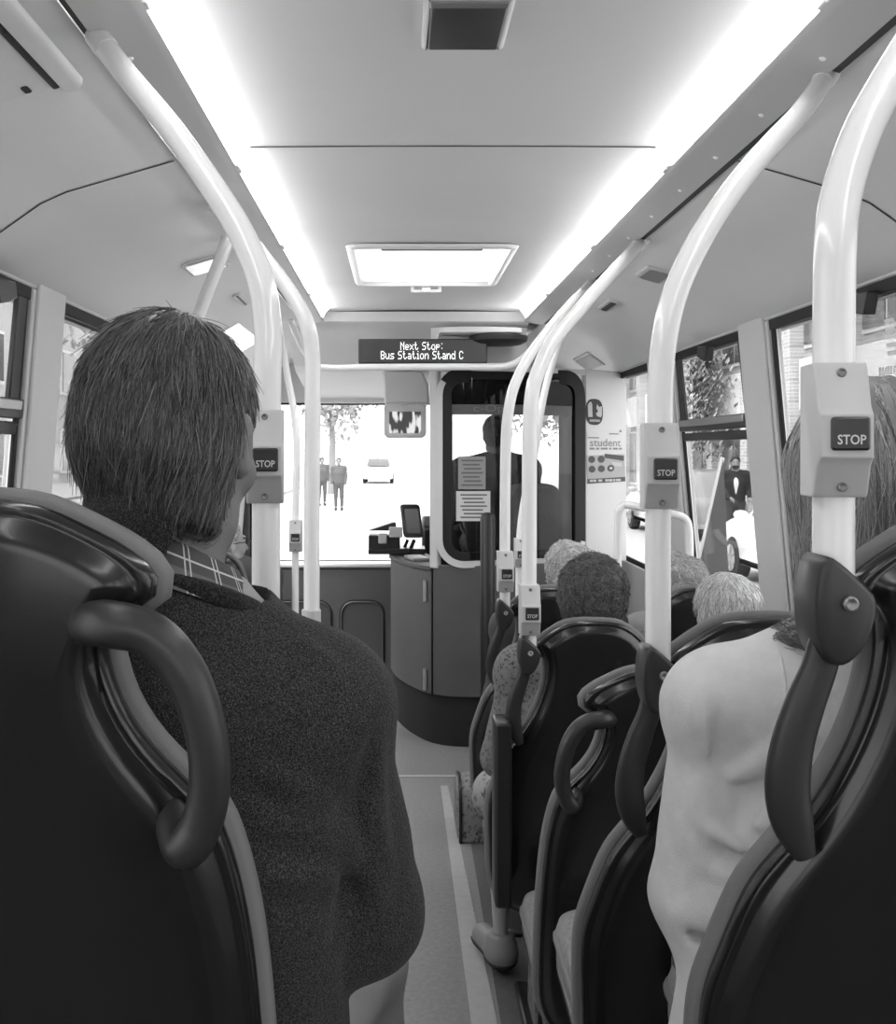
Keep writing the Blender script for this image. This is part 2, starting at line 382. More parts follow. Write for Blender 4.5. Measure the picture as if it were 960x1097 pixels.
def side_window(xf, sg, y0, y1, hopper=True, latch=None):
    global nwin; nwin += 1
    x0 = lambda z: xf(z) + sg * .018
    m = MB()
    def bar(ya, yb, za, zb, th=.006, inn=0):
        m.prism([(x0(za) - sg * (inn + .006), za), (x0(zb) - sg * (inn + .006), zb), (x0(zb) + sg * th, zb), (x0(za) + sg * th, za)], lambda u, v, t: (u, t, v), ya, yb)
    bar(y0, y1, HEAD - .035, HEAD + .012, inn=.006); bar(y0, y1, SILL - .01, SILL + .03)
    bar(y0, y0 + .025, SILL, HEAD); bar(y1 - .025, y1, SILL, HEAD)
    fr = m.build('window_%d' % nwin, M_dark, bevel=.004); struct(fr)
    p = MB(); p.prism([(x0(SILL) + sg * .014, SILL), (x0(HEAD) + sg * .014, HEAD), (x0(HEAD) + sg * .018, HEAD), (x0(SILL) + sg * .018, SILL)], lambda u, v, t: (u, t, v), y0 + .01, y1 - .01); p.build('pane', G_side, fr, smooth=False)
    if hopper:
        m = MB(); bar(y0, y1, 1.69, 1.745, inn=.014); bar(y0, y1, 1.645, 1.682, inn=.004)
        bar(y1 - .085, y1 - .02, 1.74, HEAD - .03, inn=.004); bar(y0 + .02, y0 + .05, 1.74, HEAD - .03, inn=.004)
        m.build('hopper_frame', M_black, fr, bevel=.004)
        m = MB(); m.prism([(x0(1.73) - sg * .024, 1.712), (x0(1.73) - sg * .028, 1.74), (x0(1.73) - sg * .018, 1.742), (x0(1.73) - sg * .018, 1.712)], lambda u, v, t: (u, t, v), y0 + .03, y1 - .03); m.build('hopper_rail', M_steel, fr, bevel=.003)
    for yl in latch or ():
        m = MB(); m.prism([(-.07, 0), (.06, .01), (.075, -.03), (.02, -.05), (-.045, -.062)], lambda u, v, t: (x0(2.0) - sg * (.012 + t), yl + u, 2.035 + v), 0, .035)
        m.build('hopper_latch', M_black, fr, bevel=.004)
    return fr
w3 = None
for k, (a, b) in enumerate(right_open): 
    o = side_window(xr, 1, a, b, hopper=(k in (0, 1, 3)), latch={2: (2.86,), 3: (4.32,)}.get(k))
    if k == 2: w3 = o
for k, (a, b) in enumerate(left_open): side_window(xl, -1, a, b, hopper=(k != 3), latch={2: (2.64,)}.get(k))
# pale lettered film on the third right window, read from the street (mirrored from inside)
film = mat('window_film', .80, .6, .2)
fn = lambda yc, zc_, sc=1: (lambda x, y, z: (xr(zc_ + y) + .0295, yc + x, zc_ + y))
m = MB(); 
for i in range(5):
    for j in range(2): m.prism([(-.03, -.006), (.022, -.006), (.03, .006), (-.022, .006)], lambda u, v, t, i=i, j=j: (xr(1.95 - i * .022) + .029 + t, 2.80 - j * .075 + u, 1.955 - i * .022 + v), 0, .001)

for zc__, n_, y_ in ((1.823, 7, 2.88), (1.785, 11, 2.92)):
    for i in range(n_): m.prism([(-.0065, -.012), (.0055, -.012), (.0065, .010 - .005 * (i % 3)), (-.0055, .012)], lambda u, v, t: (xr(zc__) + .029 + t, y_ - i * .0165 + u, zc__ + v), 0, .001)
m.build('lettering', film, w3, smooth=False)
m = MB(); m.prism([(2.60, 1.745), (3.04, 1.745), (3.04, 2.02), (2.60, 2.02)], lambda u, v, t: (xr(v) + .0312 + t, u, v), 0, .0004); m.build('film', glass('film_clear', .80, .02), w3, smooth=False)

# rear wall behind the camera
rw = MB(); rw.box((.14, YB - .03, .45), (2.6, .06, .95)); rw.box((.14, YB - .03, 2.2), (2.6, .06, .32)); rw.box((-1.0, YB - .03, 1.5), (.3, .06, 1.3)); rw.box((1.28, YB - .03, 1.5), (.3, .06, 1.3))
struct(rw.build('wall_rear', M_pale)); nwin += 1
m = MB(); m.slab(rrect(2.0, 1.14, .08, cx=.14, cy=1.49), [(0, -.02), (.0, .02), (.04, .02), (.04, -.02), (0, -.02)], lambda u, v, t: (u, YB - .03 + t, v)); m.f = [f for f in m.f if len(f) == 4]
fr = struct(m.build('window_%d' % nwin, M_dark)); m = MB(); m.box((.14, YB - .03, 1.49), (1.97, .004, 1.1)); m.build('pane', G_side, fr, smooth=False)

# ------------------------------------------------------------------ front end: header, windscreen, dashboard
hd = MB(); prof = [(5.545, 2.352), (5.552, 2.30), (5.60, 2.275), (5.75, 2.25), (5.9, 2.20), (6.08, 2.11), (6.2, 2.075), (6.9, 2.0), (7.16, 1.965), (7.17, 1.935), (7.25, 1.935)]
hd.sheet(lambda u, v: (u, *prof[v]), [-.62, -.1, .4, .705], range(len(prof)))
for x in (-.62, .705): hd.sheet(lambda u, v: (x, prof[u][0], prof[u][1] if v == 0 else 2.37), range(len(prof)), (0, 1))
struct(hd.build('trim_12', M_pale, angle=30))
hx = MB()
for sg, X in ((-1, lambda z: xl(z)), (1, lambda z: xr(z))):
    pass
w = MB(); w.box((.14, 7.30, 2.15), (2.5, .08, .42)); w.box((.14, 7.26, .40), (2.46, .08, .80)); w.box((-1.08, 7.26, 1.35), (.06, .1, 1.3)); w.box((1.34, 7.26, 1.35), (.10, .1, 1.3))
struct(w.build('wall_front', M_grey, bevel=.01)); m = MB(); m.box((.14, 7.25, 2.10), (2.44, .02, .32)); m.build('upper_panel', M_pale, bpy.data.objects['wall_front'])
nwin += 1
m = MB(); m.slab(rrect(2.36, 1.16, .06, cx=.13, cy=1.375), [(0, -.02), (0, .02), (.03, .02), (.03, -.02), (0, -.02)], lambda u, v, t: (u, 7.28 + t, v)); m.f = [f for f in m.f if len(f) == 4]
wf = struct(m.build('window_%d' % nwin, M_dark)); m = MB(); m.box((.13, 7.285, 1.375), (2.34, .005, 1.13)); m.build('pane', G_front, wf, smooth=False)
# dashboard: dark grey front panel with a recessed locker, pale top
t = thing('dashboard', 'dark grey front panel under the windscreen with a rounded locker door', 'dashboard', (-.55, 7.05, 0))
m = MB(); m.slab([(-1.05, 0), (-.0, 0), (-.0, .80), (-1.05, .80)], [(0, 7.18), (0, 7.07), (.02, 7.05)], lambda u, v, z: (u, z, v)); m.build('panel', M_grey, t, True, bevel=.012)
m = MB(); m.box((-.52, 7.12, .812), (1.1, .19, .03)); m.build('top', M_pale, t, True, bevel=.012)
for x0, x1 in ((-.40, -.10), (-.90, -.46)):
    m = MB(); m.slab(rrect(x1 - x0, .50, .09, cx=(x0 + x1) / 2, cy=.32), [(0, 7.052), (0, 7.042), (.008, 7.036), (.016, 7.046)], lambda u, v, z: (u, z, v)); m.build('locker_door', mat('locker_grey', .07, .5), t, True)
    m = MB(); m.slab(rrect(x1 - x0 + .016, .516, .098, cx=(x0 + x1) / 2, cy=.32), [(0, 7.051), (0, 7.046), (.01, 7.046), (.01, 7.051)], lambda u, v, z: (u, z, v)); m.f = [f for f in m.f if len(f) == 4]; m.build('gasket', M_dark, t, True)

# ------------------------------------------------------------------ the driver's cab bulkhead, bent in plan
plan = cr([(-.055, 6.32), (-.015, 6.05), (.065, 5.80), (.183, 5.60), (.367, 5.53), (.675, 5.58), (1.018, 5.80), (1.345, 6.07)], 8)
plan = np.array(plan); ds = np.concatenate([[0], np.cumsum(np.linalg.norm(np.diff(plan, axis=0), axis=1))])
def cab(s, z, t=0):     # s along the plan, t outwards to the rear
    x = np.interp(s, ds, plan[:, 0]); y = np.interp(s, ds, plan[:, 1])
    e = .02; tx = np.interp(s + e, ds, plan[:, 0]) - np.interp(s - e, ds, plan[:, 0]); ty = np.interp(s + e, ds, plan[:, 1]) - np.interp(s - e, ds, plan[:, 1]); L = math.hypot(tx, ty)
    return (x + ty / L * t, y - tx / L * t, z)
def s_of_px(px):        # arc position seen at a given bearing
    b = [(x / y) * F + VX for x, y in plan]; return float(np.interp(px, b, ds))
S = s_of_px
def cab_panel(m, s0, s1, z0, z1, t0=0., t1=-.03, n=18):
    us = np.linspace(s0, s1, n)
    m.loft([[cab(s, z0, t0), cab(s, z1, t0), cab(s, z1, t1), cab(s, z0, t1)] for s in us]); return m
sA, sB, sC, sD, sE = S(418.5), S(463), S(470), S(625), S(668)
wc = MB(); cab_panel(wc, sB + .003, S(640), .27, .98)
root = struct(wc.build('wall_cab', M_grey, bevel=.006))
m = MB(); cab_panel(m, sA, sE, 0, .268, -.02, -.05, 30); m.build('kick_panel', M_kick, root)
m = MB(); cab_panel(m, S(627), ds[-1], .95, 2.065, .004, -.03); m.build('pale_panel', M_pale, root, bevel=.006)
m = MB(); cab_panel(m, sB - .01, S(640), 2.03, 2.06, .0, -.03); cab_panel(m, sB - .01, S(565), 2.03, 2.27, .0, -.03); m.build('top_panel', M_pale, root)
m = MB(); cab_panel(m, sB - .012, sB + .045, .96, 2.06, .012, -.03, 6); m.build('post', M_pale, root, bevel=.012, seg=3)
# the cab window: pale outer frame, thick black gasket, tinted header
nwin += 1
sw0, sw1, zw0, zw1 = S(472), S(623), .985, 2.035
cx_, cy_ = (sw0 + sw1) / 2, (zw0 + zw1) / 2
out = rrect(sw1 - sw0, zw1 - zw0, .13, 8, cx_, cy_)
def ring(o0, o1, t0, t1, r=.13):
    m = MB(); m.slab(out, [(o0, t0), (o0, t1), (o1, t1), (o1, t0), (o0, t0)], lambda u, v, t: cab(u, v, t)); m.f = [f for f in m.f if len(f) == 4]; return m
def part_ring(o0, o1, t0, t1, keep):
    m = MB(); m.slab(out, [(o0, t0), (o0, t1), (o1, t1), (o1, t0), (o0, t0)], lambda u, v, t: (u, v, t)); m.f = [f for f in m.f if len(f) == 4 and keep(*(sum(np.array(m.v[i]) for i in f) / 4)[:2])]
    m.v = [cab(*p) for p in m.v]; return m
fr = struct(part_ring(-.014, .022, -.02, .022, lambda u, v: u < sw0 + .30 * (v < 1.5) + .02 or v < zw0 + .1).build('window_%d' % nwin, M_pale, angle=50)); winc = fr
part_ring(-.014, .022, -.015, .016, lambda u, v: not (u < sw0 + .30 * (v < 1.5) + .02 or v < zw0 + .1)).build('outer_gasket', M_dark, fr, angle=50)
ring(.021, .066, -.015, .016).build('gasket', M_dark, fr, angle=50)
m = MB(); m.slab(offset(out, .05), [(0, -.004), (0, .0)], lambda u, v, t: cab(u, v, t)); bmt = m
us = np.linspace(sw0 + .03, sw1 - .03, 24); m = MB(); m.sheet(lambda u, v: cab(u, v, .002), us, [zw0 + .03, zw1 - .03]); m.build('pane', G_cab, fr)
m = MB(); cab_panel(m, sw0 + .05, sw1 - .05, zw1 - .215, zw1 - .05, .004, -.004); m.build('sun_band', glass('sun_band', .10, .03), fr)
m = MB(); cab_panel(m, S(482), S(612), 1.795, 1.85, .006, .0045, 14); m.build('header_band', mat('header_band', .075, .5), fr)
m = MB(); m.text('c-Opti', .055, lambda x, y, z: cab(S(528) + x, 1.828 + y, .0075), sx=1.5); m.build('lettering', mat('band_letters', .16, .6), fr, smooth=False)
m = MB(); cab_panel(m, S(604), S(617), 1.02, 1.80, -.01, -.04, 4); m.build('pillar', M_black, fr)
# notices behind the glass
def notice(name, label, px0, py0, px1, py1, g, lines):
    d = 5.54; z1, z0 = W(0, py0, d)[2], W(0, py1, d)[2]; s0, s1 = S(px0), S(px1)
    c = cab((s0 + s1) / 2, z0, .008); t = thing(name, label, 'notice', c)
    m = MB(); cab_panel(m, s0, s1, z0, z1, .0085, .0065, 8); m.build('sheet', mat('notice_%d' % int(g * 100), g, .7, .2), t, True)
    m = MB()
    for f, a, b, h in lines: cab_panel(m, s0 + (s1 - s0) * a, s0 + (s1 - s0) * b, z0 + (z1 - z0) * (f - h), z0 + (z1 - z0) * f, .0098, .009, 8)
    m.build('print', mat('notice_print', .13, .8), t, True, smooth=False)
L = [(.9 - i * .125, .12 + .05 * ((i * 7) % 3), .9 - .06 * ((i * 5) % 3), .05) for i in range(7)]
notice('notice', 'grey printed notice inside the driver cab glass, upper of two sheets', 491, 489, 520, 524, .30, L)
notice('notice', 'white typed notice inside the driver cab glass, below the grey sheet', 489, 526, 525, 558, .60, L)
# cab door with two pale hinges, counter on top
db = MB(); cab_panel(db, sA, sB, .27, .945); dr = struct(db.build('door_1', mat('cab_door', .115, .5, .35, noise=.04), bevel=.006))
for z in (.775, .29):
    m = MB(); p = cab(S(456.5), 0, .008); m.tube([(p[0], p[1], z), (p[0], p[1], z + .115)], .011, 10); m.build('hinge', mat('hinge_metal', .5, .35, .5, metal=.6), dr)
m = MB(); cab_panel(m, sB - .004, sB + .002, .27, .95, .004, -.01, 3); m.build('door_gap', M_dark, dr)
ct = MB(); pts = [cab(s, 0, .01)[:2] for s in np.linspace(sA, sB, 9)]; ct.prism(pts + [(.24, 6.0), (.14, 6.45)], lambda u, v, t: (u, v, t), .945, .972)
tag(ct.build('cab_counter', M_grey, bevel=.006), 'grey narrow counter along the top of the driver cab door', 'counter')
m = MB(); m.box((.105, 5.93, .982), (.10, .2, .018), rz=.25); tag(m.build('coin_tray', mat('tray', .3, .4), bevel=.005), 'pale flat tray lying on the cab counter beside the driver', 'tray')
# ticket machine: printer base, paper, tilted screen
t = thing('ticket_machine', 'black ticket machine with a tilted screen on the driver counter', 'ticket machine', W(425, 590, 6.25))
b0 = W(425, 590, 6.25); P = lambda px, py, d=6.25: W(px, py, d)
m = MB(); m.box(P(412, 581), (.19, .2, .10)); m.box(P(417, 589), (.25, .22, .035)); m.prism([(-.10, 0), (.07, .0), (.07, .05), (.05, .05)], lambda u, v, z: (P(412, 568)[0] + u, 6.25 + z, P(412, 568)[2] + v), -.05, .08); m.build('base', M_black, t, True, bevel=.006)
m = MB(); m.box(P(410, 577, 6.12), (.05, .02, .06)); m.box(P(424, 570, 6.16), (.08, .08, .06)); m.build('ticket_roll', mat('ticket_grey', .42, .6), t, True, bevel=.006)
m = MB(); m.box(P(441, 589, 6.3), (.16, .2, .03)); m.tube([P(440, 588), P(444, 578)], .012, 8); m.tube([P(432, 590), P(437, 578)], .01, 8); m.build('stand', M_black, t, True)
m = MB(); m.slab(rrect(.12, .20, .02), [(0, .02), (0, -.012), (.008, -.018)], lambda u, v, z: P(441, 558) + np.array((u + .12 * v * -1, z + .25 * v, v))); m.build('screen', M_black, t, True)
m = MB(); m.slab(rrect(.085, .15, .01), [(0, -.016), (.002, -.0205)], lambda u, v, z: P(442, 558) + np.array((u - .12 * v, z + .25 * v, v))); m.build('display', mat('display_grey', .10, .25), t, True)

# the pale housing with a small security screen below the header
d = 5.95; t = thing('security_monitor', 'pale rounded housing with a small security screen hanging below the front header', 'monitor', W(436, 470, d))
m = MB(); po = [W(410, 398, d), W(411, 412, d), W(411.5, 433, d), W(460, 433, d), W(459, 412, d), W(452, 398, d)]
m.prism([(p[0], p[2]) for p in po], lambda u, v, z: (u, z, v), d - .03, d + .5); m.build('bracket', M_pale, t, True, bevel=.014, seg=3)
m = MB(); a, b = W(411, 432, d - .05), W(457, 469, d - .05); m.slab(rrect(b[0] - a[0], a[2] - b[2], .03, cx=(a[0] + b[0]) / 2, cy=(a[2] + b[2]) / 2), [(.004, d + .05), (0, d + .04), (0, d - .035), (.006, d - .045)], lambda u, v, z: (u, z, v)); m.build('housing', M_pale, t, True)
m = MB(); a, b = W(417, 441, d - .05), W(451, 464, d - .05); m.slab(rrect(b[0] - a[0], a[2] - b[2], .004, cx=(a[0] + b[0]) / 2, cy=(a[2] + b[2]) / 2), [(0, d - .04), (0, d - .049)], lambda u, v, z: (u, z, v))
scm = mat('screen_picture', .03, .3, .5); nt = scm.node_tree; tcn = node(nt, 'ShaderNodeTexCoord'); ns = node(nt, 'ShaderNodeTexNoise', i_Scale=16.0, i_Detail=1.0); rr_ = node(nt, 'ShaderNodeValToRGB')
rr_.color_ramp.elements[0].position = .50; rr_.color_ramp.elements[0].color = (.02,) * 3 + (1,); rr_.color_ramp.elements[1].position = .60; rr_.color_ramp.elements[1].color = (.7,) * 3 + (1,)
mpn = node(nt, 'ShaderNodeMapping'); mpn.inputs['Scale'].default_value = (2.2, 1, .8); mpn.inputs['Rotation'].default_value = (0, .3, 0)
nt.links.new(tcn.outputs['Object'], mpn.inputs[0]); nt.links.new(mpn.outputs[0], ns.inputs['Vector']); nt.links.new(ns.outputs['Fac'], rr_.inputs['Fac']); nt.links.new(rr_.outputs[0], nt.nodes['Principled BSDF'].inputs['Emission Color']); nt.nodes['Principled BSDF'].inputs['Emission Strength'].default_value = .7
m.build('screen', scm, t, True, smooth=False)
m = MB(); m.ell(W(434, 433, d - .08), (.025, .012, .006)); m.build('latch', M_fascia, t, True)

# next stop sign: dot matrix characters
FONT = {'N': '10001 11001 10101 10011 10001 10001 10001', 'e': '00000 00000 01110 10001 11111 10000 01110', 'x': '00000 00000 10001 01010 00100 01010 10001', 't': '01000 01000 11100 01000 01000 01001 00110',
 'S': '01111 10000 10000 01110 00001 00001 11110', 'o': '00000 00000 01110 10001 10001 10001 01110', 'p': '00000 00000 11110 10001 11110 10000 10000', ':': '00000 00100 00000 00000 00000 00100 00000',
 'B': '11110 10001 10001 11110 10001 10001 11110', 'u': '00000 00000 10001 10001 10001 10011 01101', 's': '00000 00000 01111 10000 01110 00001 11110', 'a': '00000 00000 01110 00001 01111 10001 01111',
 'i': '00100 00000 01100 00100 00100 00100 01110', 'n': '00000 00000 10110 11001 10001 10001 10001', 'd': '00001 00001 01101 10011 10001 10001 01111', 'C': '01110 10001 10000 10000 10000 10001 01110', ' ': '00000 ' * 7}
d = 5.3; a, b = W(384, 363, d), W(522, 389.5, d)
t = thing('next_stop_sign', 'dark electronic next stop sign hanging across the front of the bus', 'display sign', ((a[0] + b[0]) / 2, d, b[2]))
m = MB(); m.box(((a[0] + b[0]) / 2, d + .045, (a[2] + b[2]) / 2), (b[0] - a[0], .09, a[2] - b[2])); m.build('case', mat('sign_case', .013, .3, .5), t, True, bevel=.005)
m = MB(); m.box(((a[0] + b[0]) / 2, d - .002, (a[2] + b[2]) / 2), (b[0] - a[0] - .015, .004, a[2] - b[2] - .014)); m.build('window', mat('sign_face', .018, .25, .5), t, True)
m = MB()
for row, (s_, px0, px1, py0, py1) in enumerate((('Next Stop:', 429, 475.5, 366.5, 375), ('Bus Station Stand C', 408, 497, 376, 385))):
    p0, p1 = W(px0, py0, d), W(px1, py1, d); pitch = (p1[0] - p0[0]) / (sum(4 if c in ' :i' else 6 for c in s_)); ph = (p0[2] - p1[2]) / 7; cxp = p0[0]
    for c in s_:
        rows = FONT[c].split(); sh = 1 if c in ':i' else 0
        for j, rw_ in enumerate(rows):
            for i, ch in enumerate(rw_):
                if ch == '1':
                    x = cxp + (i - sh + .5) * pitch; z = p0[2] - (j + .5) * ph; hw, hh = pitch * .5, ph * .5
                    m.box((x, d - .0045, z), (1.7 * hw, .001, 1.7 * hh))
        cxp += pitch * (4 if c in ' :i' else 6)
m.build('led_text', glow('led_dots', .9, .85), t, True, smooth=False)
for px in (412, 470, 505):
    m = MB(); m.box(W(px, 390.5, d + .03), (.03, .03, .02)); m.build('rail_clip', M_pale, t, True, bevel=.003)
# white plate and dark round speaker under the header, right of the sign
t = thing('roof_speaker', 'dark oval speaker under a pale ceiling plate behind the sign', 'speaker', (.51, 5.36, 2.2))
m = MB(); m.slab(rrect(.42, .36, .03, cx=.42, cy=5.40), [(0, 2.225), (0, 2.205), (.01, 2.20)], lambda u, v, z: (u, v, z)); m.build('plate', M_pale, t, True)
m = MB(); m.lathe([(.03, 2.2), (.145, 2.2), (.155, 2.192), (.15, 2.17), (.12, 2.155), (.0, 2.152)], (.52, 5.36, 0), n=32); m.build('grille', mat('speaker_black', .03, .5, .4, bump=.5, bscale=500), t, True)
m = MB(); m.box((.42, 5.58, 2.235), (.34, .10, .05)); m.build('bracket', M_pale, t, True, bevel=.008)

# driver's own dashboard with steering wheel
t = thing('driver_dashboard', 'black dashboard with a steering wheel ahead of the driver in the cab', 'dashboard', (.75, 7.0, 0))
m = MB(); m.prism([(7.02, 0), (7.20, 0), (7.20, 1.12), (7.05, 1.16), (6.94, 1.08), (6.96, .98)], lambda u, v, q: (q, u, v), .16, 1.30); m.build('console', M_black, t, True, bevel=.02)
m = MB(); m.tube([(.62 + .21 * math.cos(a), 6.72 + .10 * math.sin(a), 1.14 + .17 * math.sin(a)) for a in np.linspace(0, 2 * PI, 33)[:-1]], .014, 10, closed=True); w_ = m.build('steering_wheel', M_black, t, True)
m = MB(); m.ell((.62, 6.72, 1.14), (.06, .03, .06)); m.tube([(.62, 6.72, 1.14), (.62, 6.82, 1.02)], .025, 10)
for a in (.2, 2.94, 4.71): m.tube([(.62, 6.72, 1.14), (.62 + .21 * math.cos(a), 6.72 + .10 * math.sin(a), 1.14 + .17 * math.sin(a))], .012, 8)
m.build('spokes', M_black, w_, True)
# ------------------------------------------------------------------ posters and small ceiling fittings
def cabpos(px, py): 
    d = 5.95; return S(px), W(px, py, 5.9)[2]
def cpoly(m, poly, t=.0012, t0=.0):   # polygon given in pixels of the pale panel
    pts = [cabpos(*p) for p in poly]; m.prism(pts, lambda u, v, z: cab(u, v, .0045 + z), t0, t); return m
M_posterlt, M_postermid, M_posterdk = mat('poster_light', .46, .7), mat('poster_mid', .30, .7), mat('poster_dark', .03, .7)
def prect(x0, y0, x1, y1): return [(x0, y0), (x1, y0), (x1, y1), (x0, y1)]
def circ(x, y, rx, ry, n=16): return [(x + rx * math.cos(2 * PI * k / n), y + ry * math.sin(2 * PI * k / n)) for k in range(n)]
c0 = cab(S(636), W(636, 456, 5.9)[2], .005)
t = thing('fire_sign', 'dark oval fire extinguisher sign on the pale panel above the poster', 'sign', c0)
m = MB(); cpoly(m, [(x, y) for x, y in [(636 + (9.2 * math.copysign(abs(math.cos(a)) ** .7, math.cos(a))), 441.5 + 14 * math.copysign(abs(math.sin(a)) ** .8, math.sin(a))) for a in np.linspace(0, 2 * PI, 29)[:-1]]]); m.build('plate', M_posterdk, t, True)
m = MB(); cpoly(m, [(629, 434), (630, 432.5), (631, 431), (632.5, 431), (633.5, 433), (634, 447), (629.5, 447)], .002, .001)
cpoly(m, [(639, 433), (641, 436), (644, 435), (644, 444), (643, 447), (639, 446), (637.5, 443), (640, 441), (638, 437)], .002, .001); m.build('symbol', M_posterlt, t, True, smooth=False)
m = MB(); cpoly(m, prect(631, 449.5, 642, 452), .002, .001); m.build('caption', M_postermid, t, True, smooth=False)
t = thing('poster', 'pale student poster with round icons on the panel right of the cab window', 'poster', cab(S(648), W(648, 517, 5.9)[2], .005))
m = MB(); cpoly(m, [(628, 463), (667.5, 460), (669, 516.5), (628.5, 518)]); m.build('sheet', M_pale, t, True)
m = MB(); cpoly(m, [(627.5, 488), (668, 486.5), (669, 512), (628.5, 513)], .002, .001); m.build('grey_block', mat('poster_block', .36, .7), t, True, smooth=False)
m = MB(); cpoly(m, [(628.5, 513), (669, 511.5), (669, 516.5), (628.5, 518)], .0022, .001)
for x, y in ((633, 492.2), (643.3, 492), (633.3, 502.5), (643.5, 502.2), (653.5, 501.8)): cpoly(m, circ(x, y, 3.6, 3.7), .0026, .0015)
cpoly(m, [(647, 486), (667.5, 488.5), (667, 494), (647.3, 490.5)], .003, .002); m.build('dark_print', mat('poster_dot', .07, .7), t, True, smooth=False)
def ptext(m, txt, px, py, size, sx=1, b=0, tz=.0032):
    s0, z0 = cabpos(px, py); m.text(txt, size, lambda x, y, z: cab(s0 + x, z0 + y, .0045 + tz), sx=sx, bold=b)
m = MB(); ptext(m, 'student', 648, 474.5, .062, 1.5, .0003, .0016); [cpoly(m, prect(x, 479.6, x + w_, 481.6), .0022, .001) for x, w_ in ((631, 5), (638, 3), (643, 7), (652, 2), (656, 5), (662.5, 3))]; cpoly(m, prect(629, 468.4, 641, 469.6), .0022, .001); cpoly(m, prect(652, 464, 662, 465.2), .0022, .001); cpoly(m, circ(664, 461.5, 1.2, 1.3), .0022, .001)
m.build('lettering', mat('poster_letters', .22, .7), t, True, smooth=False)
m = MB(); [cpoly(m, prect(x, 513.6, x + w_, 516), .003, .001) for x, w_ in ((631, 3), (634.5, 3.2), (640, 4), (647.5, 3), (651, 4.2), (656, 2.2), (659, 5))]
cpoly(m, [(652, 500.5), (655, 500.5), (655, 503), (652, 503)], .0034, .003); cpoly(m, [(653, 495), (665, 496.5), (665, 500), (657, 499.6)], .003, .002); m.build('pale_print', M_posterlt, t, True, smooth=False)

def outer(sg, u):   # height of the sloping outer ceiling at half width u
    P_ = [(.645, 2.30), (.662, 2.287), (.92, 2.212), (.98, 2.185), (1.10, 2.10), (1.19, 2.055)]
    return float(np.interp(u, [p[0] for p in P_], [p[1] for p in P_]))
def ceil_item(name, label, cat, sg, u, y, w, l, m_, rim=None, slope=.3, inner=None, rr_=.02, group=None, h=.01, lname='cover'):
    z = outer(sg, u); t = thing(name, label, cat, (XC + sg * u, y, z), group)
    sl_ = (outer(sg, u + .04) - outer(sg, u - .04)) / .08
    fn = lambda a, b, q: (a, b, sg * a * sl_ - q)
    m = MB(); m.slab(rrect(w, l, min(rr_, w / 2.01, l / 2.01)), [(0, -.01), (0, h * .6), (.004, h), (.012, h)], fn); m.build(rim or 'frame', m_, t)
    if inner:
        m = MB(); m.slab(rrect(w - .022, l - .022, min(rr_, (w - .022) / 2.01, (l - .022) / 2.01)), [(0, h * .8), (.003, h + .002)], fn); m.build(lname, inner, t)
    return t
M_dk2 = mat('dark_slot', .03, .5)
ceil_item('air_vent', 'dark oval slot in the sloping ceiling on the right, beyond the small grille', 'air vent', 1, .795, 4.55, .05, .26, M_fascia, 'frame', inner=M_dk2, lname='slot')
t = ceil_item('air_vent', 'small pale grille in the sloping ceiling on the right, nearest of the fittings', 'air vent', 1, .80, 3.75, .10, .20, M_fascia, inner=mat('grille_grey', .22, .5), lname='grille')
t = ceil_item('air_vent', 'pale slatted grille low on the right ceiling slope above the fire sign', 'air vent', 1, 1.03, 6.3, .11, .5, M_fascia, inner=mat('grille_grey', .22, .5), lname='grille')
ceil_item('spot_lamp', 'small recessed ceiling lamp with bright chrome reflectors on the left slope', 'lamp', -1, .80, 3.55, .14, .2, M_fascia, inner=mat('reflector', .75, .25, metal=1), lname='reflector')
ceil_item('air_vent', 'dark narrow slot in the left ceiling slope beyond the recessed lamp', 'air vent', -1, .80, 4.35, .035, .28, M_fascia, inner=M_dk2, lname='slot')
t = ceil_item('entrance_light', 'bright white panel light in the left ceiling slope above the entrance door', 'ceiling light', -1, .985, 5.35, .20, .8, M_white, inner=glow('entrance_diffuser', .95, .75), lname='diffuser')
# long cover panel at the top left
t = thing('ceiling_cover', 'long raised grey cover with a dark groove in the ceiling at upper left', 'ceiling cover', (-.66, 1.3, 2.26))
sl_ = .30
fn = lambda a, b, q: (-.590 + a, 1.32 + b, 2.272 + a * sl_ - q)
m = MB(); m.slab(rrect(.038, 1.1, .017), [(0, -.01), (0, .012), (.005, .018), (.011, .019)], fn); m.build('cover', M_ceil, t, True)
fn2 = lambda a, b, q: (-.695 + a, 1.33 + b, 2.240 + a * sl_ - q)
m = MB(); m.slab(rrect(.15, 1.04, .02), [(0, -.01), (0, .007), (.005, .010), (.01, .010)], fn2); m.build('flap', M_ceil, t, True)
m = MB(); m.slab(rrect(.012, 1.04, .005), [(0, -.01), (0, .012), (.002, .0125)], lambda a, b, q: (-.615 + a, 1.33 + b, 2.2645 + a * sl_ - q)); m.build('groove', M_dark, t, True)
m = MB(); m.slab(rrect(.012, .03, .005), [(0, 0), (0, .0115)], lambda a, b, q: (-.66 + a, 1.82 + b, 2.2505 + a * sl_ - q)); m.build('keyhole', M_dark, t, True)

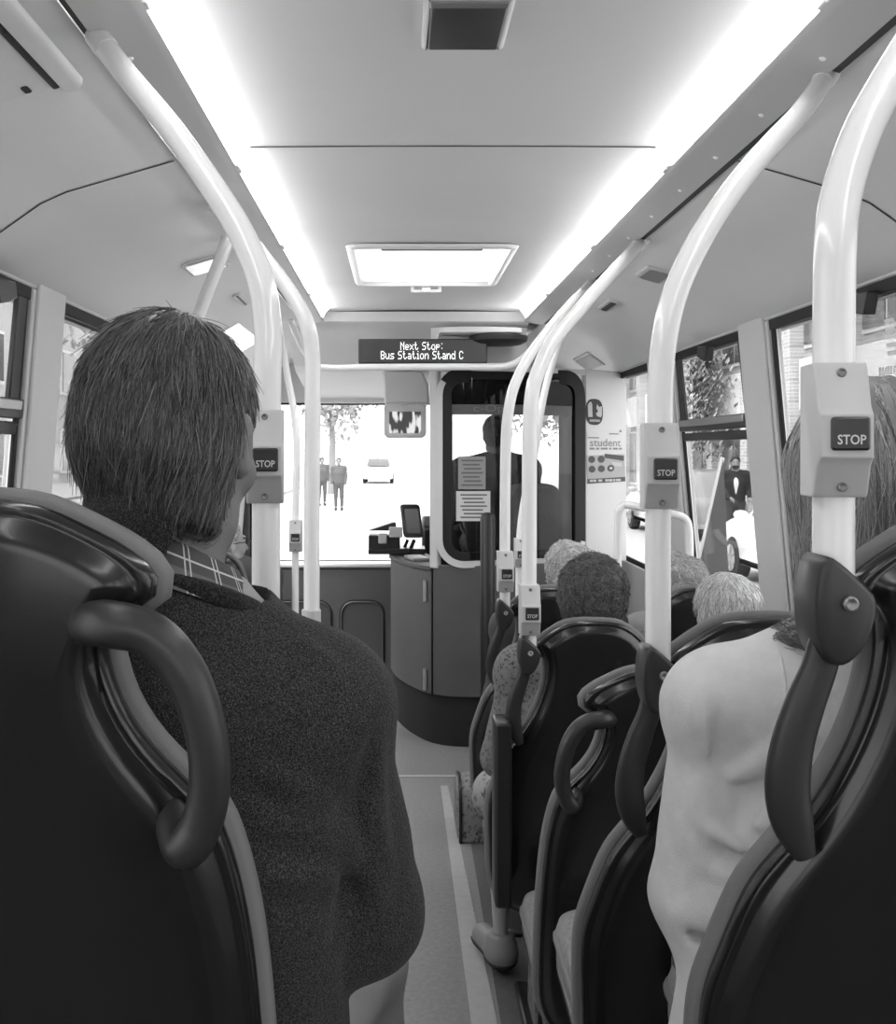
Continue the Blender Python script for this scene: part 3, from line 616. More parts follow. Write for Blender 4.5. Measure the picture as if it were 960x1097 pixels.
# ------------------------------------------------------------------ stanchions
def stop_unit(parent, c, yaw, sc=1., small=False, word=True):
    """pale bell push housing wrapped round a pole, dark square button"""
    Rz = Matrix.Rotation(yaw, 3, 'Z')
    def T(x, y, z): return np.array(Rz @ Vector((x * sc, y * sc, z * sc))) + c
    m = MB(); prof = [(.024, .064), (-.020, .064), (-.024, .058), (-.036, .022), (-.044, .014), (-.044, -.026), (-.034, -.034), (-.024, -.060), (-.020, -.064), (.024, -.064)]
    rings = []
    for x, k in ((-.025, .86), (-.0235, .97), (-.021, 1), (.021, 1), (.0235, .97), (.025, .86)):
        rings.append([T(x, y * (k if y < 0 else 1), z) for y, z in prof])
    m.loft(rings); u = m.build('stop_unit', M_bell, parent, True, bevel=.0025 * sc, angle=30)
    m = MB(); m.slab(rrect(.034, .031, .003, cx=.002, cy=-.004), [(0, -.040), (0, -.0472), (.002, -.049)], lambda a, b, q: T(a, q, b)); m.build('push_button', M_btn, u, True)
    if word:
        m = MB(); m.text('STOP', .0125, lambda x, y, z: T(.002 + x, -.0494, -.010 + y), bold=.0002, sx=.85); m.build('lettering', M_btxt, u, True, smooth=False)
    for z, yv in ((.054, -.026), (-.054, -.0275)):
        m = MB(); m.lathe([(.0045, .004), (.0045, -.001), (.0035, -.002), (.002, -.001)], T(0.0, yv, z), axis='y', n=12, M=np.array(Rz) * sc); m.build('screw', mat('screw_grey', .2, .4, metal=.6), u, True)
    return u
M_bell = mat('bell_grey', .48, .42, .4); M_btn = mat('button_dark', .018, .35, .5); M_btxt = mat('button_text', .55, .6)
def stanchion(label, pts, d_=.02, foot=None, stops=(), end=True, word=True, clamp=None, name='stanchion'):
    P_ = [W(*p) for p in pts]
    if foot is not None: P_.append(np.array((P_[-1][0], P_[-1][1], foot)))
    t = thing(name, label, 'pole', P_[-1], 'pale curved grab poles')
    m = MB(); m.tube(P_, d_, 20, smooth=6); m.build('tube', M_pole, t, True, angle=60)
    if end:
        v = P_[0] - P_[1]; v /= np.linalg.norm(v); m = MB(); m.tube([P_[0] - v * .03, P_[0] + v * .012], [d_ + .0012, d_ + .0008], 18); m.tube([P_[0], P_[0] + v * .05], .010, 10); m.box(P_[0] + v * .055, (.035, .05, .03)); m.build('ceiling_bracket', M_white, t, True, bevel=.002)
    for px, py, dd, yaw, sc in stops: stop_unit(t, W(px, py, dd), yaw, sc, word=word)
    if clamp:
        c = W(*clamp); m = MB(); m.tube([c + (0, 0, .035), c - (0, 0, .035)], d_ + .004, 18); m.build('clamp', M_bell, t, True, bevel=.003)
        m = MB(); m.lathe([(.005, .0), (.005, -.004)], c + (0, -d_ - .003, .01), axis='y', n=10); m.build('screw', M_steel, t, True)
    return t
stanchion('thick pale pole with a stop button just right of the man with the dark sweater', [(106, 42, 1.67), (140, 86, 1.63), (184, 139, 1.57), (228, 201, 1.51), (259, 251, 1.47), (280, 303, 1.44), (287, 352, 1.43), (286.5, 400, 1.42), (285.5, 500, 1.42), (285, 640, 1.42)], .0195, .40, [(284.5, 489, 1.42, .08, 1.0)])
stanchion('second pale pole left of the aisle, with a low clamp and no button', [(232, 222, 2.85), (258, 246, 2.75), (290, 285, 2.62), (312, 315, 2.55), (328, 345, 2.5), (334.5, 380, 2.5), (335, 430, 2.5), (334, 600, 2.5)], .0195, 0, clamp=(333.5, 668, 2.5))
stanchion('thin pale pole far forward by the entrance with a tiny stop button', [(296, 335, 5.0), (303, 372, 4.95), (308, 403, 4.9), (314, 435, 4.85), (318, 480, 4.8), (317, 530, 4.8), (316.5, 600, 4.8)], .0165, 0, [(317, 574, 4.78, 0, 1.15)])
stanchion('pale sloping grab pole rising behind the head of the man to the left ceiling', [(249, 240, 3.25), (236, 278, 3.22), (214, 335, 3.2), (180, 430, 3.2), (150, 520, 3.2)], .0205, 0)
stanchion('nearest pale pole with the largest stop button in front of the long haired woman', [(1060, -60, 1.2), (1000, 10, 1.12), (940, 108, 1.03), (915, 163, .99), (900, 215, .965), (895, 262, .95), (893.5, 325, .95), (893, 420, .95), (893, 520, .95)], .0186, 1.42, [(893, 461, .945, -.12, .95)])
stanchion('second pale pole on the right with a dark stop button, curving up to the ceiling', [(887, 80, 1.86), (860, 118, 1.80), (825, 156, 1.72), (792, 195, 1.65), (760, 240, 1.58), (735, 286, 1.53), (720, 325, 1.51), (711.5, 365, 1.5), (708, 405, 1.5), (706.5, 470, 1.5), (705, 580, 1.5)], .0186, 1.25, [(706, 499, 1.5, -.08, .97)])
stanchion('third pale pole on the right rising from the seat of the curly haired passenger', [(684, 262, 3.3), (651, 298, 3.1), (618, 335, 2.9), (592, 366, 2.76), (578, 395, 2.7), (570, 424, 2.66), (567.5, 480, 2.65), (567, 600, 2.65)], .0195, 1.05, [(567, 653, 2.64, .0, 1.0)])
stanchion('fourth pale pole on the right, bending up behind the third', [(636, 300, 4.1), (607, 331, 3.8), (585, 357, 3.55), (567, 382, 3.4), (552, 411, 3.33), (545, 440, 3.3), (542, 480, 3.3), (541, 580, 3.3)], .0172, 1.05, [(541, 612, 3.28, .0, 1.0)])
stanchion('slanting pale pole mostly hidden behind the third pole on the right', [(622, 322, 4.75), (603, 360, 4.7), (590, 395, 4.65), (581, 432, 4.6), (573, 485, 4.6), (562, 535, 4.6), (557, 575, 4.6), (556, 620, 4.6)], .0165, 0, [(557, 592, 4.58, 0, 1.0)])
t = stanchion('horizontal pale rail across the bus beneath the next stop sign', [(614, 332, 5.35), (600, 346, 5.32), (578, 366, 5.3), (560, 384, 5.3), (545, 391.5, 5.3), (528, 393, 5.3), (480, 393, 5.3), (400, 393.5, 5.3), (352, 394.5, 5.3), (338, 390, 5.3), (324, 372, 5.3), (310, 340, 5.32)], .0185, None, end=False, name='grab_rail')
# black padded post in front of the cab, thin door post
t = thing('padded_post', 'black padded post standing in front of the driver cab window', 'post', (.50, 5.25, 0))
m = MB(); m.tube([(.44, 5.0, 0), (.44, 5.0, .02)], .05, 16); m.build('foot', M_dark, t, True, bevel=.004)
p0 = W(522.5, 549, 5.0); m = MB(); m.tube([(p0[0], 5.0, .02), (p0[0], 5.0, p0[2] - .03), (p0[0], 5.0, p0[2] - .008), (p0[0], 5.0, p0[2])], [.036, .036, .03, .012], 16); m.build('sleeve', M_black, t, True)
t.location = t.location
# hoop rails around the front right luggage place
def hoop(label, pts, r=.017):
    P_ = [np.array(p) for p in pts]; t = thing('hoop_rail', label, 'rail', (P_[0][0], P_[0][1], 0)); m = MB(); m.tube(P_, r, 14, smooth=5); m.build('tube', M_pole, t, True, angle=60)
    for p in (P_[0], P_[-1]):
        m = MB(); m.tube([(p[0], p[1], 0), (p[0], p[1], .012)], .045, 14); m.build('floor_flange', M_bell, t, True)
A = lambda px, py, d: tuple(W(px, py, d))
hz = lambda px, d: tuple((W(px, 0, d)[0], d, 0.004))
hoop('low white hoop rail ahead of the pale haired passengers by the front right window', [hz(662, 4.5), A(662, 640, 4.5), A(662, 560, 4.5), A(664, 546, 4.5), A(671, 541, 4.5), A(690, 544, 4.45), A(722, 551, 4.4), A(733, 555, 4.4), A(738, 566, 4.4), A(739, 600, 4.4), A(739, 650, 4.4), hz(739, 4.4)])
# ------------------------------------------------------------------ seats
M_shell = mat('seat_shell', .009, .24, .45, coat=.25, noise=.08, nscale=10)
M_lip = mat('seat_lip', .045, .32, .5, coat=.3)
M_pad = mat('seat_fabric', .22, .7, .3, noise=.25, nscale=120, bump=.3, bscale=600)
M_vinyl = mat('seat_edge_vinyl', .16, .6, .3, bump=.2, bscale=400)
M_hand = mat('grab_handle', .026, .38, .45)
LEAN = .10
win_side = [(-.06, 1.158), (-.11, 1.137), (-.148, 1.10), (-.172, 1.04), (-.188, .95), (-.203, .85), (-.222, .70), (-.232, .55), (-.228, .44), (-.20, .385), (-.12, .365)]
loop_side = [(.12, .365), (.20, .385), (.237, .45), (.24, .58), (.235, .70), (.225, .81), (.205, .893), (.179, .928), (.149, .964), (.129, 1.0), (.119, 1.04), (.124, 1.066), (.150, 1.078), (.159, 1.092), (.150, 1.112), (.112, 1.138), (.05, 1.162)]
pole_side = [(.12, .365), (.21, .385), (.245, .45), (.254, .56), (.254, .66), (.238, .725), (.213, .795), (.182, .842), (.150, .895), (.123, .96), (.110, 1.02), (.113, 1.068), (.133, 1.082), (.137, 1.098), (.095, 1.134), (.045, 1.158)]
plain_side = [(-u, v) for u, v in win_side][::-1]
def resample(poly, n):
    P_ = np.array(list(poly) + [poly[0]], float); s_ = np.concatenate([[0], np.cumsum(np.linalg.norm(np.diff(P_, axis=0), axis=1))]); q = np.linspace(0, s_[-1], n + 1)[:-1]
    return np.stack([np.interp(q, s_, P_[:, 0]), np.interp(q, s_, P_[:, 1])], 1)
def inset(poly, o):
    P_ = np.array(poly, float); steps = max(1, int(abs(o) / .003)) if o > 0 else 1
    for _ in range(steps):
        P_ = offset(P_, o / steps)
        if o > .004:
            P_ = P_ * .5 + (np.roll(P_, 1, 0) + np.roll(P_, -1, 0)) * .25
    return P_
def seat_slab(m, poly, rings, fn, c=(-.02, .76)):
    R_ = [(inset(poly, o), t) for o, t in rings]; last, t = R_[-1]
    for k in (.25, .5, .75, .93): R_.append((last * (1 - k) + np.array(c) * k, t))
    return m.loft([[fn(u, v, t) for u, v in P_] for P_, t in R_])
def make_seat(kind, sg, label, group=None, cw=.45):
    """sg maps local 'towards the aisle' to world x; rear face of the back looks to -y"""
    side = {'loop': loop_side, 'pole': pole_side, 'plain': plain_side}[kind]
    poly = resample(cr(side + win_side, 5, True), 150)
    fn = lambda u, v, t: (sg * u, t - LEAN * (v - 1.0) + .035 * (u / .25) ** 2 * (1 if v > .4 else 1), v)
    t = thing('bus_seat', label, 'seat', (0, 0, 0), group)
    m = MB(); seat_slab(m, poly, [(.010, .030), (.002, .024), (0, .012), (.003, .002), (.006, .0), (.009, .0015), (.012, .0), (.018, -.007), (.026, -.011), (.034, -.0125)], fn); m.build('back_shell', M_shell, t, angle=60)
    m = MB(); seat_slab(m, poly, [(-.002, .024), (-.007, .030), (-.008, .038), (-.003, .045), (.008, .048)], fn); m.build('edge_roll', M_vinyl, t, angle=60)
    m = MB(); seat_slab(m, poly, [(.012, .04), (.016, .054), (.026, .060), (.034, .062)], fn); m.build('back_cushion', M_pad, t, angle=60)
    m = MB(); m.slab(rrect(cw, .46, .06), [(0.012, .405), (0, .418), (0, .475), (.006, .492), (.03, .506), (.055, .510)], lambda u, v, z: (sg * u, v + .315, z + .02 * (v - .1))); c = m.build('seat_cushion', M_pad, t, angle=70)
    m = MB(); m.slab(rrect(cw + .006, .466, .06), [(0.004, .452), (-.003, .456), (-.003, .462), (0.004, .466)], lambda u, v, z: (sg * u, v + .315, z + .02 * (v - .1))); m.build('piping', M_vinyl, c, angle=70)
    m = MB(); m.slab(rrect(cw + .01, .47, .06), [(0.03, .372), (0.008, .385), (0.006, .402), (.01, .404)], lambda u, v, z: (sg * u, v + .315, z + .02 * (v - .1))); m.build('seat_pan', M_shell, t, angle=60)
    m = MB(); m.box((0, .24, .19), (.07, .22, .37)); m.box((0, .24, .012), (.30, .34, .024)); m.build('pedestal', M_black, t, bevel=.01)
    if kind == 'loop':
        pts = [(.095, 1.062), (.128, 1.069), (.165, 1.060), (.190, 1.030), (.203, .990), (.206, .950), (.199, .915), (.184, .893), (.165, .910)]
        m = MB(); m.tube([(sg * u, (.022 if i in (0, 8) else -.010) - LEAN * (v - 1.0) - .012 * math.sin(i / 8 * PI), v) for i, (u, v) in enumerate(pts)], [.016, .018, .017, .0165, .016, .016, .0165, .017, .014], 16, smooth=6, sq=1.0); m.build('grab_handle', M_hand, t, angle=60)
    if kind == 'pole':
        pl = resample(cr([(.176, 1.126), (.185, 1.10), (.185, 1.066), (.177, 1.036), (.162, 1.026), (.145, 1.036), (.133, 1.062), (.131, 1.085), (.142, 1.100)], 5, True), 40)
        f2 = lambda u, v, q: (sg * u, q - LEAN * (v - 1.0), v)
        m = MB(); m.slab(pl, [(.004, .03), (0, .024), (0, -.022), (.002, -.026), (.006, -.028)], f2); b = m.build('pole_bracket', M_hand, t, angle=50)
        m = MB(); m.lathe([(.007, 0), (.007, -.003), (.005, -.0045), (.0035, -.003), (.0, -.0025)], f2(.157, 1.084, -.0285), axis='y', n=16); m.build('bolt', mat('bolt_grey', .25, .4, metal=.7), b)
        hp = [(.165, 1.05), (.172, 1.02), (.184, .985), (.194, .945), (.1965, .905), (.190, .87), (.177, .84)]
        m = MB(); m.tube([(sg * u, -.004 - LEAN * (v - 1.0), v) for u, v in hp], [.016, .0165, .0185, .020, .021, .019, .010], 14, smooth=6, sq=.62); m.build('grab_handle', M_hand, t, angle=60)
        m = MB(); m.tube([(sg * .130, .02, 1.078), (sg * .06, .02, 1.09)], .016, 12); m.build('bracket_arm', M_hand, b)
    return t
sA_ = make_seat('pole', -1, 'largest black seat at the lower right with a pole bracket, behind the cardigan woman', 'black shell bus seats', .36)
sA_.location = (.5585, .95, .38)
sBt = make_seat('pole', -1, 'empty black seat with a pole bracket directly ahead of the cardigan woman', 'black shell bus seats', .46); sBt.location = (.535, 1.50, .195)
sDt = dup(sBt, None, (.493, 2.65, 0), 'black pole bracket seat occupied by the curly dark haired passenger in florals')
sEt = dup(sBt, None, (.498, 3.30, 0), 'furthest aisle seat with a pole bracket, before the black post of the cab')
m = MB(); a0 = W(537, 768, 2.66); a1 = W(536, 962, 2.66); m.slab(rrect(.042, a0[2] - a1[2], .008, cx=a0[0], cy=(a0[2] + a1[2]) / 2), [(0.004, 2.70), (0, 2.69), (0, 2.60), (.006, 2.592)], lambda u, v, q: (u, q, v)); m.build('armrest', M_black, sDt, True)
sL = make_seat('loop', 1, 'large black seat at the lower left with a loop grab handle, under the sweatered man', 'black shell bus seats'); sL.location = (-.35, .80, .40)
sC_ = make_seat('loop', -1, 'empty black seat with a small loop handle between the two pole seats', 'black shell bus seats'); sC_.location = (.530, 2.05, 0)
pl0 = make_seat('plain', -1, 'black window seat with pale haired passenger, furthest forward on the right', 'black shell bus seats'); pl0.location = (.99, 3.30, 0)
dup(pl0, None, (.99, 2.65, 0), 'black window seat of the white haired passenger next to the curly haired one')
dup(pl0, None, (1.02, .95, .38), 'black window seat at the right edge beside the cardigan woman')
dup(pl0, None, (1.00, 1.50, .195), 'black window seat beside the empty pole bracket seat ahead of the woman')
dup(pl0, None, (1.00, 2.05, 0), 'black window seat beside the empty loop handle seat')
dup(pl0, None, (-.86, 4.55, 0), 'black seat of the spectacled man at the far left front')
dup(pl0, None, (-.84, .80, .40), 'black window seat at the left edge beside the sweatered man')
# ------------------------------------------------------------------ the street outside
GZ = -.32
g = MB(); g.box((0, 40, GZ - .05), (160, 200, .1)); struct(g.build('road', mat('asphalt_pale', .52, .9, .2, noise=.06, nscale=2)))
g = MB(); g.box((14.5, 40, GZ + .03), (15, 200, .16)); struct(g.build('pavement_right', mat('paving', .42, .9, .2, noise=.06, nscale=3)))
g = MB(); g.box((-12, 40, GZ + .03), (14, 200, .16)); struct(g.build('pavement_left', mat('paving', .42, .9, .2)))
# building on the right: brick, white spandrels, dark windows, ivy
bx = 9.0
t = thing('terrace_building', 'brick and white panelled building across the street on the right', 'building', (bx + 4, 30, GZ))
mw = bricks('brick_grey', .34, .46, .6, 3.0); M_sp = mat('white_spandrel', .85, .8, .2); M_gl = mat('dark_window', .11, .15, .5); M_fr = mat('window_frame_pale', .75, .6)
m = MB(); m.box((bx + 4.2, 30, 5), (8, 44, 11)); m.build('wall', mw, t, True)
yy = [10.5 + 2.9 * i for i in range(14)]
for i, y in enumerate(yy):
    for fl_, (z0, z1) in enumerate(((.3, 2.35), (3.9, 5.7), (7.0, 8.6))):
        if fl_ == 2 and i < 2: pass
        m = MB(); m.box((bx + .19, y, (z0 + z1) / 2), (.10, 2.1, z1 - z0)); 
        f = m.build('window', M_fr, t, True)
        m = MB()
        for q in (-.52, .52): m.box((bx + .13, y + q, (z0 + z1) / 2), (.04, .92, z1 - z0 - .16))
        m.build('pane', M_gl, f, True, smooth=False)
    m = MB(); m.box((bx + .16, y, 3.1), (.2, 2.3, 1.15)); m.build('spandrel_panel', M_sp, t, True, bevel=.02)
    m = MB(); m.box((bx + .16, y, 6.3), (.2, 2.3, .9)); m.build('spandrel_panel', M_sp, t, True, bevel=.02)
    m = MB(); m.box((bx + .05, y + 1.45, 4.8), (.34, .5, 10)); m.build('brick_pier', bricks('brick_pier', .42, .58, .8, 3.0), t, True)
t = thing('far_building', 'pale building further along the street on the left', 'building', (-16, 40, GZ))
m = MB(); m.box((-17, 26, 3.4), (10, 44, 7)); m.build('wall', mat('render_pale', .5, .9, .2), t, True)
m = MB(); m.prism([(-22.4, 6.9), (-11.6, 6.9), (-17, 10)], lambda u, v, q: (u, q, v), 4, 48); m.build('roof', mat('slate', .2, .8), t, True)
for i in range(12):
    for z in (1.6, 4.4):
        m = MB(); m.box((-11.98, 6.5 + 3.4 * i, z), (.12, 1.5, 1.6)); f = m.build('window', M_fr, t, True)
        m = MB(); m.box((-11.91, 6.5 + 3.4 * i, z), (.04, 1.3, 1.4)); m.build('pane', M_gl, f, True)
# ivy on the facade
m = MB()
for i in range(1500):
    y = 29.5 + RNG.normal(0, 1.0); z = 3.4 + RNG.normal(0, .95); x = bx - .12 - abs(RNG.normal(0, .12)); a = RNG.uniform(0, PI); s_ = RNG.uniform(.07, .15)
    u = np.array((.4 * math.sin(a), math.cos(a), math.sin(a) * .6)) * s_; v = np.array((-.5, -math.sin(a) * .7, math.cos(a))) * s_; c = np.array((x, y, z))
    m.add([c - u, c - v * .6, c + u, c + v], [(0, 1, 2, 3)])
o = m.build('ivy', mat('leaf_grey', .32, .7, .3, noise=.4, nscale=3), smooth=False, norm=False); tag(o, 'leafy ivy climbing the brick facade on the right', 'ivy')

def make_car(label, loc, rz, g, L=4.2, Wd=1.75, H=1.5):
    t = thing('car', label, 'car', (0, 0, 0)); hw = Wd / 2
    body = [(-L / 2, .35), (-L / 2 - .02, .6), (-L / 2 + .06, .82), (-L / 2 + .5, .92), (L / 2 - 1.25, .98), (L / 2 - .35, .84), (L / 2 - .03, .66), (L / 2, .42), (L / 2 - .1, .25), (-L / 2 + .1, .25)]
    body = [tuple(p) for p in cr(body, 3, True)]
    m = MB(); m.slab(body, [(.07, -hw), (.02, -hw + .04), (0, -hw + .14), (0, hw - .14), (.02, hw - .04), (.07, hw)], lambda u, v, q: (u, q, v)); m.build('body', mat('car_paint_%d' % int(g * 100), g, .3, .5, coat=.6), t, angle=50)
    cab_ = [(-L / 2 + .35, .9), (-L / 2 + .62, 1.30), (-L / 2 + 1.0, H - .02), (0, H), (.35, H - .06), (L / 2 - 1.2, .95)]
    cab_ = [tuple(p) for p in cr(cab_, 4)]
    f3 = lambda u, v, q: (u, q * (1 - .22 * (v - .9) / .6), v)
    m = MB(); m.slab(cab_, [(.02, -hw + .06), (0, -hw + .10), (0, hw - .10), (.02, hw - .06)], f3); m.build('roof', MATS['car_paint_%d' % int(g * 100)], t, angle=50)
    win = [(-L / 2 + .62, .96), (-L / 2 + .85, 1.26), (-L / 2 + 1.1, H - .10), (0, H - .09), (.30, H - .14), (L / 2 - 1.4, .99)]
    for q in (-1, 1):
        m = MB(); m.slab(win, [(0, q * (hw - .07)), (0, q * (hw - .045)), (.01, q * (hw - .04))], f3); m.build('side_window', M_gl, t)
    m = MB(); m.loft([[f3(u, v, q * (hw - .16)) for q in (-1, -.5, 0, .5, 1)] for u, v in ((L / 2 - 1.15, 1.0), (.75, 1.25), (.38, H - .05))], closed=False); m.v = [(a + .02, b, c + .02) for a, b, c in m.v]; m.build('windscreen', M_gl, t)
    for sx in (-1, 1):
        for sy in (-1, 1):
            m = MB(); m.lathe([(.2, -.10), (.30, -.10), (.325, -.07), (.325, .07), (.30, .10), (.2, .10)], (sx * (L / 2 - .78), sy * (hw - .08), .325), axis='y', n=28); w_ = m.build('wheel', mat('tyre', .02, .8), t, angle=50)
            m = MB(); yc = sy * (hw + .015)
            m.lathe([(.19, 0), (.20, .02), (.03, .03), (.0, .03)] if sy > 0 else [(.19, 0), (.20, -.02), (.03, -.03), (.0, -.03)], (sx * (L / 2 - .78), yc, .325), axis='y', n=20)
            for k in range(7):
                a = 2 * PI * k / 7; m.box((sx * (L / 2 - .78) + .12 * math.cos(a), yc + sy * .025, .325 + .12 * math.sin(a)), (.15, .03, .03), ry=-a)
            m.build('hub', mat('alloy', .45, .35, metal=.7), w_)
    for q in (-1, 1):
        m = MB(); m.ell((L / 2 - .17, q * (hw - .32), .70), (.12, .2, .09)); m.build('headlamp', mat('lamp_lens', .6, .1), t)
        m = MB(); m.ell((.75, q * (hw + .08), 1.0), (.08, .11, .07)); m.build('mirror', MATS['car_paint_%d' % int(g * 100)], t)
    t.location = loc; t.rotation_euler = (0, 0, rz); return t
make_car('white car parked beside the bus in the right window with its wheel showing', (5.9, 14.0, GZ), PI / 2, .85, 4.3, 1.8, 1.58)
make_car('grey car further along the street in the right window', (6.6, 24.0, GZ), PI / 2, .30)
make_car('small pale car far down the road through the windscreen', (-1.2, 62.0, GZ), -PI / 2, .5)
t = thing('reflection_board', 'dark triangular board added outside in place of a seat reflection in the right window', 'reflection', W(776, 620, 8.0))  # made-up board, imitates the dark reflection of a seat in the pane
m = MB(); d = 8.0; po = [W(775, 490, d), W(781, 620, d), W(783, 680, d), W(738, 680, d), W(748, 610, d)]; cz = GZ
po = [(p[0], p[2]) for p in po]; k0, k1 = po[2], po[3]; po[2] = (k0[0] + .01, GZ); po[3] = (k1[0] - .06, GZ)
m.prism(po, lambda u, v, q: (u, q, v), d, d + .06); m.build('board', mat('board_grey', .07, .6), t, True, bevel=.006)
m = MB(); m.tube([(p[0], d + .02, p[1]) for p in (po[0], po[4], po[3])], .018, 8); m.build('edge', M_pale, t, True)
# trees beyond the windscreen
def tree(label, x, y, h, r, n=70):
    t = thing('street_tree', label, 'tree', (x, y, GZ), 'trees along the road')
    m = MB(); m.tube([(0, 0, 0), (.05, 0, h * .3), (-.05, .05, h * .6)], [.2, .15, .08], 10)
    for k in range(4):
        a = k * 1.6; m.tube([(0, 0, h * .4), (math.cos(a) * r * .4, math.sin(a) * r * .4, h * .65)], [.09, .04], 8)
    m.build('trunk', mat('bark', .3, .9), t)
    m = MB()
    for k in range(n * 36):
        v = RNG.normal(0, 1, 3); v /= np.linalg.norm(v); c = np.array((0, 0, h * .68)) + v * np.array((r, r, h * .34)) * RNG.uniform(.45, 1) * (1 + .25 * math.sin(5 * v[0] + 3 * v[2] + x))
        s_ = RNG.uniform(.10, .2); a = RNG.normal(0, 1, 3); a /= np.linalg.norm(a); b = np.cross(a, v) + 1e-6; b /= np.linalg.norm(b)
        m.add([c - a * s_, c - b * s_ * .6, c + a * s_, c + b * s_ * .6], [(0, 1, 2, 3)])
    m.build('foliage', mat('foliage_grey', .40, .8, .2), t, smooth=False, norm=False); return t
tree('leafy tree seen through the top of the windscreen, right of the pale poles', -3.0, 46, 7.5, 2.6)
tree('leafy tree beyond the entrance side of the windscreen', -9.0, 36, 7.0, 2.6)
tree('leafy tree at the kerb, seen through the cab window', 6.4, 40, 7.0, 2.4)
# ------------------------------------------------------------------ people: smooth distance fields turned into meshes
def V(*a): return np.array(a, float)
def smin(a, b, k):
    h = np.clip(.5 + .5 * (b - a) / k, 0, 1); return b + (a - b) * h - k * h * (1 - h)
def smax(a, b, k): return -smin(-a, -b, k)
def f_cap(P, a, b, ra, rb):
    a = np.asarray(a, np.float32); b = np.asarray(b, np.float32); ba = b - a; t = np.clip((P - a) @ ba / max(float(ba @ ba), 1e-9), 0, 1)
    return np.linalg.norm(P - a - t[:, None] * ba, axis=1) - (ra + (rb - ra) * t)
def f_ell(P, c, r, M=None):
    q = P - np.asarray(c, np.float32)
    if M is not None: q = q @ np.asarray(M, np.float32)
    r = np.asarray(r, np.float32); k0 = np.linalg.norm(q / r, axis=1); k1 = np.linalg.norm(q / (r * r), axis=1)
    return k0 * (k0 - 1) / np.maximum(k1, 1e-6)
def wob(P, f, s=0):
    return (np.sin(P[:, 0] * f + 1.3 * np.sin(P[:, 1] * f * .7 + s)) + np.sin(P[:, 1] * f * 1.1 + 1.7 * np.sin(P[:, 2] * f * .6 + s * 2)) + np.sin(P[:, 2] * f * .9 + 1.1 * np.sin(P[:, 0] * f * .8 + s))) / 3
def surface(f, lo, hi, h):
    """surface nets over a sparse grid of blocks"""
    lo = np.array(lo, float); B = 12; n = np.ceil((np.array(hi) - lo) / h / B).astype(int) * B
    nb = n // B; rad = B * h * .5 * 1.7321
    bi = np.stack(np.meshgrid(*[np.arange(k) for k in nb], indexing='ij'), -1).reshape(-1, 3)
    cen = lo + (bi + .5) * B * h; dv = f(cen.astype(np.float32))
    val = np.ones(n + 1, np.float32) * 9
    s_ = np.repeat(np.repeat(np.repeat(dv.reshape(nb), B, 0), B, 1), B, 2); val[:-1, :-1, :-1] = s_
    val[-1], val[:, -1], val[:, :, -1] = 9, 9, 9
    near = bi[np.abs(dv) < rad * 1.5 + 2 * h]
    g = np.stack(np.meshgrid(*[np.arange(B + 1)] * 3, indexing='ij'), -1).reshape(-1, 3)
    for c0 in range(0, len(near), 200):
        ch = near[c0:c0 + 200]; idx = (ch[:, None, :] * B + g[None]).reshape(-1, 3)
        val[idx[:, 0], idx[:, 1], idx[:, 2]] = f((lo + idx * h).astype(np.float32))
    ins = val < 0
    cnt = np.zeros(n, np.int8)
    for i in (0, 1):
        for j in (0, 1):
            for k in (0, 1): cnt += ins[i:n[0] + i, j:n[1] + j, k:n[2] + k]
    act = (cnt > 0) & (cnt < 8); cells = np.argwhere(act); ids = -np.ones(n, np.int64); ids[act] = np.arange(len(cells))
    acc = np.zeros((len(cells), 3)); num = np.zeros(len(cells))
    cor = [(i, j, k) for i in (0, 1) for j in (0, 1) for k in (0, 1)]
    for a in range(8):
        for b in range(a + 1, 8):
            A, C = np.array(cor[a]), np.array(cor[b])
            if np.abs(A - C).sum() != 1: continue
            va = val[tuple((cells + A).T)]; vb = val[tuple((cells + C).T)]; x = (va < 0) != (vb < 0)
            t = np.where(x, va / np.where(x, va - vb, 1), 0); p = A + (C - A) * t[:, None]
            acc[x] += p[x]; num[x] += 1
    verts = lo + (cells + acc / np.maximum(num, 1)[:, None]) * h
    faces = []
    for ax in range(3):
        d = np.zeros(3, int); d[ax] = 1; u, v = [q for q in range(3) if q != ax]
        a = ins[:-1, :-1, :-1]; b = np.roll(ins, -1, ax)[:-1, :-1, :-1]
        e = np.argwhere(a != b); e = e[(e[:, u] > 0) & (e[:, v] > 0) & (e[:, ax] < n[ax])]
        if not len(e): continue
        du = np.zeros(3, int); du[u] = 1; dw = np.zeros(3, int); dw[v] = 1
        q = [ids[tuple((e - s__).T)] for s__ in (0 * du, du, du + dw, dw)]
        fl_ = a[tuple(e.T)] ^ (ax == 1)
        Q = np.stack(q, 1); Q[~fl_] = Q[~fl_][:, ::-1]; Q = Q[(Q >= 0).all(1)]; faces.append(Q)
    return verts, np.concatenate(faces)
def np_mesh(name, v, q, m, parent=None, off=(0, 0, 0), tone=None, smooth=True, mi=None):
    me = bpy.data.meshes.new(name); v = np.asarray(v, np.float64) - np.array(off); k = q.shape[1]
    me.vertices.add(len(v)); me.vertices.foreach_set('co', v.astype(np.float32).ravel())
    me.loops.add(q.size); me.loops.foreach_set('vertex_index', q.astype(np.int32).ravel())
    me.polygons.add(len(q)); me.polygons.foreach_set('loop_start', np.arange(0, q.size, k, dtype=np.int32)); me.polygons.foreach_set('loop_total', np.full(len(q), k, np.int32))
    if mi is not None: me.polygons.foreach_set('material_index', mi.astype(np.int32))
    me.update(calc_edges=True); me.validate()
    if tone is not None:
        at = me.attributes.new('tone', 'FLOAT', 'POINT'); at.data.foreach_set('value', np.asarray(tone, np.float32))
    return link(name, me, m, parent, 0, smooth=smooth, angle=180)
